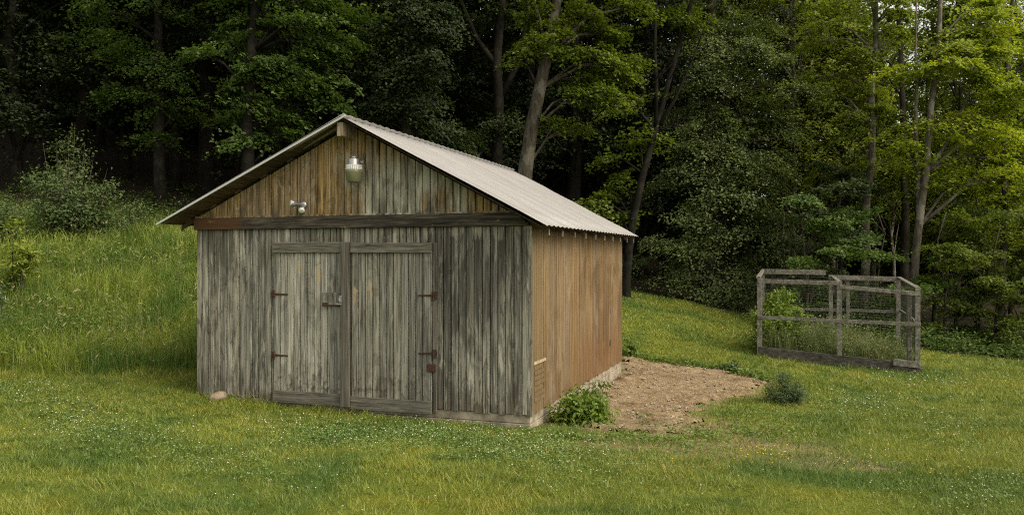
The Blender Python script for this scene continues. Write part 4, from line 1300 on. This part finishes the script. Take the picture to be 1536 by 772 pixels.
# --- the wood behind: prototypes copied, every copy with its own trunk and crown
def proto(name, label, height, r0, cb, cr, nspray, mat, seed, bk='bark', L=.155, cnt=110, flat=.6):
    rg = np.random.default_rng(seed)
    root = thing(name, label, 'tree')
    mb = MB()
    k = 12
    pts = [Vector((rg.normal(0, .012) * height * (i / k) ** .5, rg.normal(0, .012) * height * (i / k) ** .5, -.3 + (height + .3) * i / k)) for i in range(k + 1)]
    mb.tube(pts, [max(.03, r0 * (1 - .8 * i / k)) for i in range(k + 1)], 8)
    C, N, Rr = [], [], []
    for i in range(nspray):
        z = cb + (height - cb) * rg.random()
        w = math.sin(math.pi * min(.97, .18 + .8 * (z - cb) / (height - cb))) ** .7
        a = rg.uniform(0, 6.28); rr = cr * w * rg.random() ** .5
        c = np.array([math.cos(a) * rr, math.sin(a) * rr, z])
        C.append(c); N.append([math.cos(a) * .4, math.sin(a) * .4, 1]); Rr.append(rg.uniform(.5, 1.15))
        if i % 4 == 0:
            b = pts[min(k, max(1, int((z - 1.2) / height * k)))]
            mb.tube([b, b.lerp(Vector(c), .5) + Vector((0, 0, .2)), Vector(c)], [.05, .03, .008], 5, False)
    for i in range(10):                                              # dead lower snags
        p = pts[int(rg.integers(1, 6))]; a = rg.uniform(0, 6.28); ln = rg.uniform(.5, 1.8)
        mb.tube([p, p + Vector((math.cos(a) * ln, math.sin(a) * ln, rg.uniform(-.2, .3)))], [.018, .004], 4, False)
    mb.build('trunk', M[bk], root, smooth=True)
    v, f = spray_leaves(np.array(C), np.array(N) + rg.normal(0, .2, (nspray, 3)), np.array(Rr), cnt, L, rg)
    np_mesh('crown', v, f, M[mat], root)
    return root


def copy_tree(src, loc, rz, sc, label, group):
    c = src.copy(); COL.objects.link(c)
    c.location = loc; c.rotation_euler = (0, 0, rz); c.scale = (sc, sc, sc)
    c['label'] = label; c['group'] = group
    for ch in src.children:
        k = ch.copy(); COL.objects.link(k); k.parent = c
    return c


def plant(protos, spots, label, group, sc=(.85, 1.2), first=True):
    for i, (x, y) in enumerate(spots):
        src = protos[i % len(protos)]
        s = rng.uniform(*sc); loc = (x, y, gz1(x, y) - .1); rz = rng.uniform(0, 6.28)
        if not src.get('used'):
            src['used'] = 1
            src.location = loc; src.rotation_euler = (0, 0, rz); src.scale = (s, s, s); src['label'] = label; src['group'] = group
        else:
            copy_tree(src, loc, rz, s, label, group)


pd = [proto('forest_tree', '', 19, .24, 3.2, 3.6, 190, 'leaf_shaded', 101, 'bark_shaded'), proto('forest_tree', '', 22, .28, 5.0, 3.9, 200, 'leaf_shaded', 102, 'bark_shaded'), proto('forest_tree', '', 17, .2, 1.5, 3.2, 180, 'leaf_shaded', 103, 'bark_shaded')]
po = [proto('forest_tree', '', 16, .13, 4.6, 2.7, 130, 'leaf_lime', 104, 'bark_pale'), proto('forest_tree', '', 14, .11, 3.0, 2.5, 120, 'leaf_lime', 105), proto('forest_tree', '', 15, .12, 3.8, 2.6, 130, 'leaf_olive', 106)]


def at(px, d): return ((px - CX) / F * d, d)


left_spots = [at(*p) for p in ((-120, 27), (-40, 30), (22, 28), (75, 33), (122, 30), (190, 32), (265, 31), (310, 30), (420, 31), (480, 34), (30, 38), (150, 39), (230, 41), (340, 38), (-60, 40), (420, 42), (-160, 36))]
mid_spots = [at(*p) for p in ((540, 33), (650, 33), (700, 34), (790, 33), (860, 32), (910, 35), (580, 40), (680, 42), (760, 41), (840, 42), (930, 42), (1000, 36), (1120, 35), (1060, 43), (960, 33.5))]
right_spots = [at(*p) for p in ((1190, 33), (1225, 37), (1265, 33.5), (1310, 36), (1400, 34), (1435, 31), (1470, 36), (1520, 32), (1560, 30), (1610, 34), (1660, 29), (1185, 42), (1340, 42), (1500, 43), (1600, 42), (1250, 44), (1720, 33), (1420, 44))]
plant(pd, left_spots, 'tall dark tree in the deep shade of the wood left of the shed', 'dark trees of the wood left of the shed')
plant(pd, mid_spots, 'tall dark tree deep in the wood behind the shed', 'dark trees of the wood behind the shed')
plant(po, right_spots, 'slender green tree deep in the wood behind the pen', 'slender trees of the wood behind the pen', (.8, 1.05))

# far wood: one mass of foliage and trunks
rg = np.random.default_rng(200)
C = []
for i in range(16000):
    a = rg.uniform(-1.0, 1.0)
    px = CX + a * 1250
    d = rg.uniform(46, 62)
    x, y = at(px, d)
    top = 34 if px < 1150 else 34 - 26 * min(1, (px - 1150) / 200)
    C.append((x, y, gz1(x, y) + rg.uniform(.3, top)))
for i in range(4500):
    a = rg.uniform(-1.0, .25); px = CX + a * 1250
    x, y = at(px, rg.uniform(44, 60))
    C.append((x, y, gz1(x, y) + rg.uniform(.3, 9)))
C = np.array(C)
v1 = spray_leaves(C, np.array([0, 0, 1.0]) + rg.normal(0, .35, (len(C), 3)), rg.uniform(.9, 1.8, len(C)), 26, .46, rg)
np_far = np_mesh('far_wood', *v1, M['leaf_shaded'])
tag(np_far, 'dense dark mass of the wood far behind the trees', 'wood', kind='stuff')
# leafy understory at the wood's feet
parts = []
for k in range(1700):
    x = rg.uniform(-20, 24) if k % 2 else rg.uniform(8, 22); y = rg.uniform(19.5, 36) if k % 2 else rg.uniform(19.5, 27)
    fd = dist_poly(np.array([x]), np.array([y]), FOREST_EDGE)[0]
    if fd > .35 or fd < -8 or (rg.random() < .35 and x < 8): continue
    n = 50; r = rg.uniform(.15, .5); h = rg.uniform(.12, .7)
    p = np.stack([x + rg.normal(0, r, n), y + rg.normal(0, r, n), gz1(x, y) + rg.uniform(.03, 1, n) ** .7 * h], 1)
    parts.append(leaves(p, rg.uniform(.06, .13, n), rg.uniform(.04, .07, n), np.stack([rg.normal(0, .4, n), rg.normal(0, .4, n), np.ones(n)], 1), rg))
v, f = merge(parts)
tag(np_mesh('undergrowth', v, f, M['leaf_mid']), 'low leafy undergrowth along the shaded foot of the wood', 'undergrowth', kind='stuff')

# ------------------------------------------------------------------ light
SUN_EL, SUN_AZ = R(46), math.atan2(.80, -.44)                         # azimuth measured from +Y towards +X
sd = Vector((math.sin(SUN_AZ) * math.cos(SUN_EL), math.cos(SUN_AZ) * math.cos(SUN_EL), math.sin(SUN_EL)))
sun = bpy.data.lights.new('sun', 'SUN'); sun.energy = .9; sun.angle = R(50); sun.color = (1, .93, .80)
so = link(bpy.data.objects.new('sun', sun)); so.rotation_euler = sd.to_track_quat('Z', 'Y').to_euler(); so.location = (20, 0, 30)
wd = bpy.data.worlds.new('World'); SC.world = wd; wd.use_nodes = True
nt = wd.node_tree; nt.nodes.clear()
sk = nt.nodes.new('ShaderNodeTexSky'); sk.sky_type = 'NISHITA'; sk.sun_disc = False; sk.sun_elevation = SUN_EL; sk.sun_rotation = SUN_AZ
sk.air_density = 1.0; sk.dust_density = 4.0; sk.ozone_density = .6
hs = nt.nodes.new('ShaderNodeHueSaturation'); hs.inputs['Saturation'].default_value = .35
mx = nt.nodes.new('ShaderNodeMix'); mx.data_type = 'RGBA'; mx.blend_type = 'MULTIPLY'; mx.inputs[0].default_value = 1; mx.inputs[7].default_value = (1.06, 1.0, .86, 1)
bg = nt.nodes.new('ShaderNodeBackground'); bg.inputs[1].default_value = .15
ow = nt.nodes.new('ShaderNodeOutputWorld')
nt.links.new(sk.outputs[0], hs.inputs['Color']); nt.links.new(hs.outputs[0], mx.inputs[6]); nt.links.new(mx.outputs[2], bg.inputs[0]); nt.links.new(bg.outputs[0], ow.inputs[0])

vs = SC.view_settings
SC.display_settings.display_device = 'sRGB'
vs.view_transform = 'Standard'; vs.look = 'None'; vs.exposure = 1.0; vs.gamma = 1.0; vs.use_curve_mapping = False
SC.render.engine = 'CYCLES'
SC.cycles.max_bounces = 6; SC.cycles.diffuse_bounces = 3; SC.cycles.transmission_bounces = 3; SC.cycles.glossy_bounces = 2
SC.cycles.use_denoising = False
SC.cycles.denoiser = 'OPENIMAGEDENOISE'
SC.cycles.denoising_input_passes = 'RGB_ALBEDO_NORMAL'
SC.cycles.use_adaptive_sampling = False
SC.cycles.pixel_filter_type = 'BLACKMAN_HARRIS'
SC.cycles.filter_width = 1.15
SC.render.film_transparent = False
